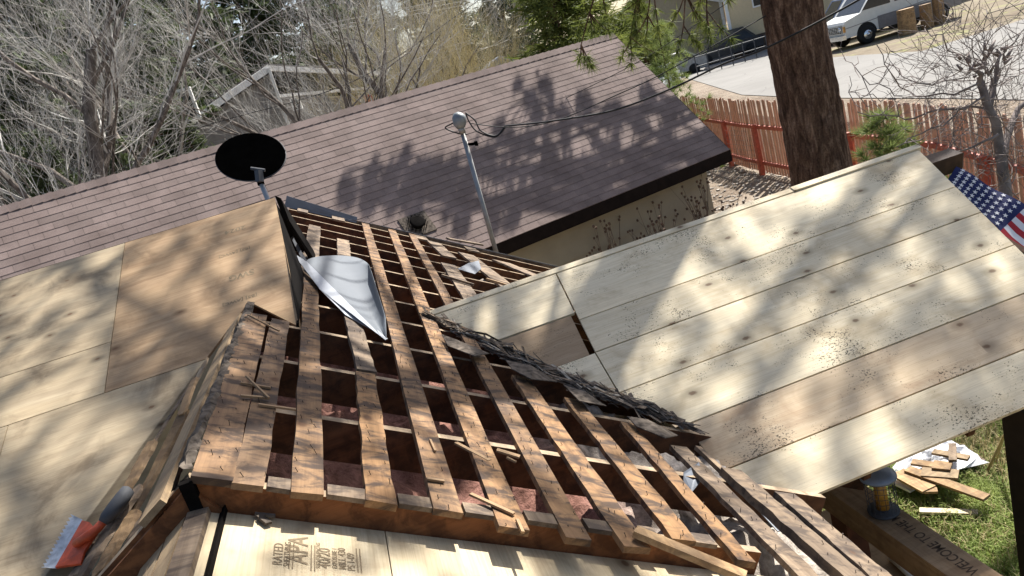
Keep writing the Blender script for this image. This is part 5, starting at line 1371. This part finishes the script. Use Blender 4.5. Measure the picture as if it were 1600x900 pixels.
def car(px_, py_, z, dist, hd, paint, label, sc=1., name='parked_car', tall=1.45):
    d = ray(px_, py_); c = d/np.linalg.norm(d[:2])*dist; c[2] = z; h_ = unit(V3(*hd, 0)); s_ = V3(-h_[1], h_[0], 0)
    t = thing(name, c, label, 'car' if name == 'parked_car' else 'truck'); f_ = lambda l, w_, z_: c+(h_*l+s_*w_+V3(0, 0, z_))*sc
    pr_ = [(2.1, .3), (2.15, .7), (1.2, .92), (.5, tall), (-1.1, tall), (-1.8, .98), (-2.15, .9), (-2.15, .3)]
    bm = MB(); bm.prism([f_(l, .85, z_) for l, z_ in pr_], -s_*1.7*sc); bm.build('body', paint, t)
    for sg in (1, -1):
        bm = MB(); bm.prism([f_(1.0, .853*sg, .95), f_(.45, .853*sg, tall-.07), f_(-1.05, .853*sg, tall-.07), f_(-1.6, .853*sg, .98)], s_*.006*sg); bm.build('window', M['glass'], t)
        for l in (1.35, -1.35):
            bm = MB(); cc = f_(l, .80*sg, .32); bm.tube([cc-s_*.1, cc+s_*.1], .32*sc, 18); bm.build('wheel', M['tyre'], t, True)
    bm = MB(); bm.prism([f_(1.17, .75, .96), f_(.54, .65, tall-.05), f_(.54, -.65, tall-.05), f_(1.17, -.75, .96)], (h_+V3(0, 0, .9))*.008); bm.build('windscreen', M['glass'], t)
    return t
car(1012, 74, ZS-.2, 40, (-.6, -.8), plain('silver_car_paint', (.45, .47, .48), .3, .5), 'silver car partly hidden behind the garage ridge end', 1.)
car(1036, 78, ZS-.1, 48, (-.9, .2), plain('shaded_white_paint', (.3, .3, .29), .5), 'low white car half in shade beyond the street', 1.)  # white body colour dimmed to carry the tree shade
car(1128, 50, ZS, 52, (-.93, .3), M['darkcar'], 'dark car parked before the yellow house', 1., tall=1.7)
car(1330, 8, ZS, 42, (-.9, .3), M['blue'], 'blue pickup standing behind the white van', 1.1, 'pickup_truck', 1.75)

# yellow house with stone base across the street
def house_block(name, c, ax, ay, w_, d_, h_, rise, wall, roofm, label, cat='house', base=None, wins=(), trim=None, over=.35):
    """c: front-left ground corner, ax along the front, ay away; gable over the front"""
    t = thing(name, c, label, cat); f_ = lambda u, v_, z: c+ax*u+ay*v_+V3(0, 0, z)
    bm = MB(); bm.prism([f_(0, 0, 0), f_(w_, 0, 0), f_(w_, 0, h_), f_(w_/2, 0, h_+rise), f_(0, 0, h_)], ay*d_); bm.build('wall', wall, t)
    bm = MB()
    for sg in (0, 1):
        e0, e1 = (-over, h_-over*rise/(w_/2)), (w_/2, h_+rise)
        if sg: e0 = (w_+over, e0[1])
        pts = [f_(e0[0], -over, e0[1]+.02), f_(e1[0], -over, e1[1]+.02), f_(e1[0], d_+over, e1[1]+.02), f_(e0[0], d_+over, e0[1]+.02)]
        bm.prism(pts, V3(0, 0, .12))
    bm.build('roof', roofm, t)
    if trim:
        for a, b in (((-over, h_-over*rise/(w_/2)), (w_/2, h_+rise)), ((w_/2, h_+rise), (w_+over, h_-over*rise/(w_/2)))):
            bm = MB(); bm.bar(f_(a[0], -over-.03, a[1]+.04), f_(b[0], -over-.03, b[1]+.04), .05, .24, V3(0, 0, 1)); bm.build('rake_trim', trim, t)
        for u in (0, w_):
            bm = MB(); bm.obox(f_(u, -.02, h_/2), ax*.1, ay*.04, V3(0, 0, h_/2)); bm.build('corner_trim', trim, t)
    if base:
        bm = MB(); bm.obox(f_(w_/2, -.05, .5), ax*(w_/2+.05), ay*.06, V3(0, 0, .5)); bm.build('stone_base', base, t)
    for u, z, ww, hh in wins:
        bm = MB(); bm.obox(f_(u, -.03, z), ax*(ww/2+.09), ay*.04, V3(0, 0, hh/2+.09)); fr = bm.build('window', M['white'], t)
        bm = MB(); bm.obox(f_(u, -.075, z), ax*ww/2, ay*.012, V3(0, 0, hh/2)); bm.build('pane', M['glass'], fr)
    return t
yel = plain('yellow_siding', (.60, .48, .30), .8, var=.05); sto = plain('brown_stone', (.10, .07, .05), .9, var=.6, scale=20); droof = plain('dark_roofing', (.07, .06, .055), .9, var=.3)
yc = onz(1150, 48, ZS-.0); d_ = ray(1141, 45); yc = d_/np.linalg.norm(d_[:2])*52; yc[2] = ZS+.0
house_block('yellow_house', yc, unit(V3(.85, -.53, 0)), unit(V3(.53, .85, 0)), 13, 9, 5.4, 2.4, yel, droof, 'yellow sided house with brown stone base and white trim across the street', base=sto, trim=M['white'], wins=((2.2, 3.4, 1.2, 1.5),))
gry = plain('grey_stucco', (.22, .205, .19), .85, var=.08); tan_ = plain('tan_siding', (.36, .30, .2), .8, var=.08)
d_ = ray(1030, 66); tc_ = d_/np.linalg.norm(d_[:2])*58; tc_[2] = ZS-.4
house_block('tan_house', tc_-V3(4, -2, 0), unit(V3(.85, -.53, 0)), unit(V3(.53, .85, 0)), 9, 9, 4.0, 2.0, tan_, droof, 'tan house with a white framed window far behind the parked cars', trim=M['white'], wins=((3.6, 2.0, 1.0, 1.0),))
# pipe railing along the far side of the street
rail = thing('metal_railing', onz(1150, 70, ZS), 'low thin metal railing before the yellow house', 'railing'); ra, rb_ = onz(1085, 90, ZS), onz(1195, 52, ZS); ra = ra*(44/np.linalg.norm(ra)); rb_ = rb_*(46/np.linalg.norm(rb_)); ra[2] = rb_[2] = ZS
bm = MB()
for z_ in (.5, 1.0): bm.tube([ra+V3(0, 0, z_), rb_+V3(0, 0, z_)], .03, 6)
bm.build('rail', M['grip'], rail)
for t in np.linspace(0, 1, 7):
    p = ra+(rb_-ra)*t; bm = MB(); bm.tube([p, p+V3(0, 0, 1.05)], .03, 6); bm.build('post', M['grip'], rail)

# grey house with white trim behind the bare trees
d_ = ray(445, 205); gd = 30.; 
def atd(x, y, dist): d = ray(x, y); return d/np.linalg.norm(d[:2])*dist
pk_, le, ri = atd(420, 108, gd), atd(300, 190, gd-1.5), atd(592, 116, gd+4)
gh = thing('grey_house', V3(*pk_[:2], ZG), 'grey house with white gable trim and posts seen through the bare trees', 'house')
bl = V3(*le[:2], ZG); 
p0, p1 = V3(*le[:2], ZG), V3(*pk_[:2], ZG); p2 = V3(*ri[:2], ZG)
bkv = unit(V3(-.2, 1, 0))
bm = MB(); bm.prism([p0, p1, V3(*pk_[:2], pk_[2]-.15), V3(*le[:2], le[2]-.15)], bkv*6); bm.prism([p1+bkv*.02, p2, V3(*ri[:2], ri[2]-.9), V3(*pk_[:2], pk_[2]-1.0)+bkv*.02], bkv*6); bm.build('wall', gry, gh)
bm = MB(); bm.prism([le+V3(0, -.3, 0), pk_+V3(0, -.3, .05), pk_+bkv*7, le+bkv*7], V3(0, 0, .15)); bm.prism([pk_+V3(0, -.3, .05), ri+V3(0, -.3, .05), ri+bkv*7, pk_+bkv*7], V3(0, 0, .12)); bm.build('roof', droof, gh)
for a, b, wd in ((le, pk_, .22), (pk_, ri, .18), (pk_, V3(*pk_[:2], ZG), .28), (ri, V3(*ri[:2], ZG), .2), (V3(*pk_[:2], pk_[2]-1.0), V3(*ri[:2], ri[2]-.55), .1)):
    bm = MB(); o_ = V3(.02, -.36, 0); bm.bar(a+o_, b+o_, .1, wd, V3(0, 1, 0) if abs((b-a)[2]) > 2 else V3(0, 0, 1)); bm.build('trim', M['white'], gh)
def win(px_, py_, wpx, hpx, dist):
    c = atd(px_, py_, dist); s_ = dist/FPX; ax = unit(V3(R0[0], R0[1], 0)); 
    bm = MB(); bm.obox(c, ax*wpx*s_/2, V3(-ax[1], ax[0], 0)*.05, V3(0, 0, hpx*s_/2)); fr = bm.build('window', M['white'], gh)
    bm = MB(); bm.obox(c-V3(-ax[1], ax[0], 0)*.052, ax*(wpx*.68)*s_/2, V3(-ax[1], ax[0], 0)*.004, V3(0, 0, (hpx*.84)*s_/2)); bm.build('pane', M['glass'], fr)
win(293, 163, 24, 44, gd-2.2); win(328, 153, 20, 30, gd-1.0); win(551, 93, 18, 38, gd+3.4); win(463, 162, 14, 18, gd-.2)
# blue roofed house
bh = atd(770, 60, 45); bz = V3(*bh[:2], ZG)
house_block('blue_house', bz+V3(-3, 0, 0), unit(V3(1, -.15, 0)), unit(V3(.15, 1, 0)), 6, 8, 3.6, 1.6, plain('blue_siding', (.22, .27, .34), .8, var=.08), plain('blue_grey_roofing', (.28, .33, .42), .6, var=.08), 'blue grey house glimpsed through the yellow brush')
rp = atd(578, 160, 26); bm = MB(); bm.box(rp[0]-.12, rp[0]+.12, rp[1]-.1, rp[1]+.1, ZG, rp[2]+.25); tag(bm.build('red_post', plain('bright_red_paint', (.5, .02, .03), .6)), 'small bright red post behind the ridge by the grey house corner', 'post')
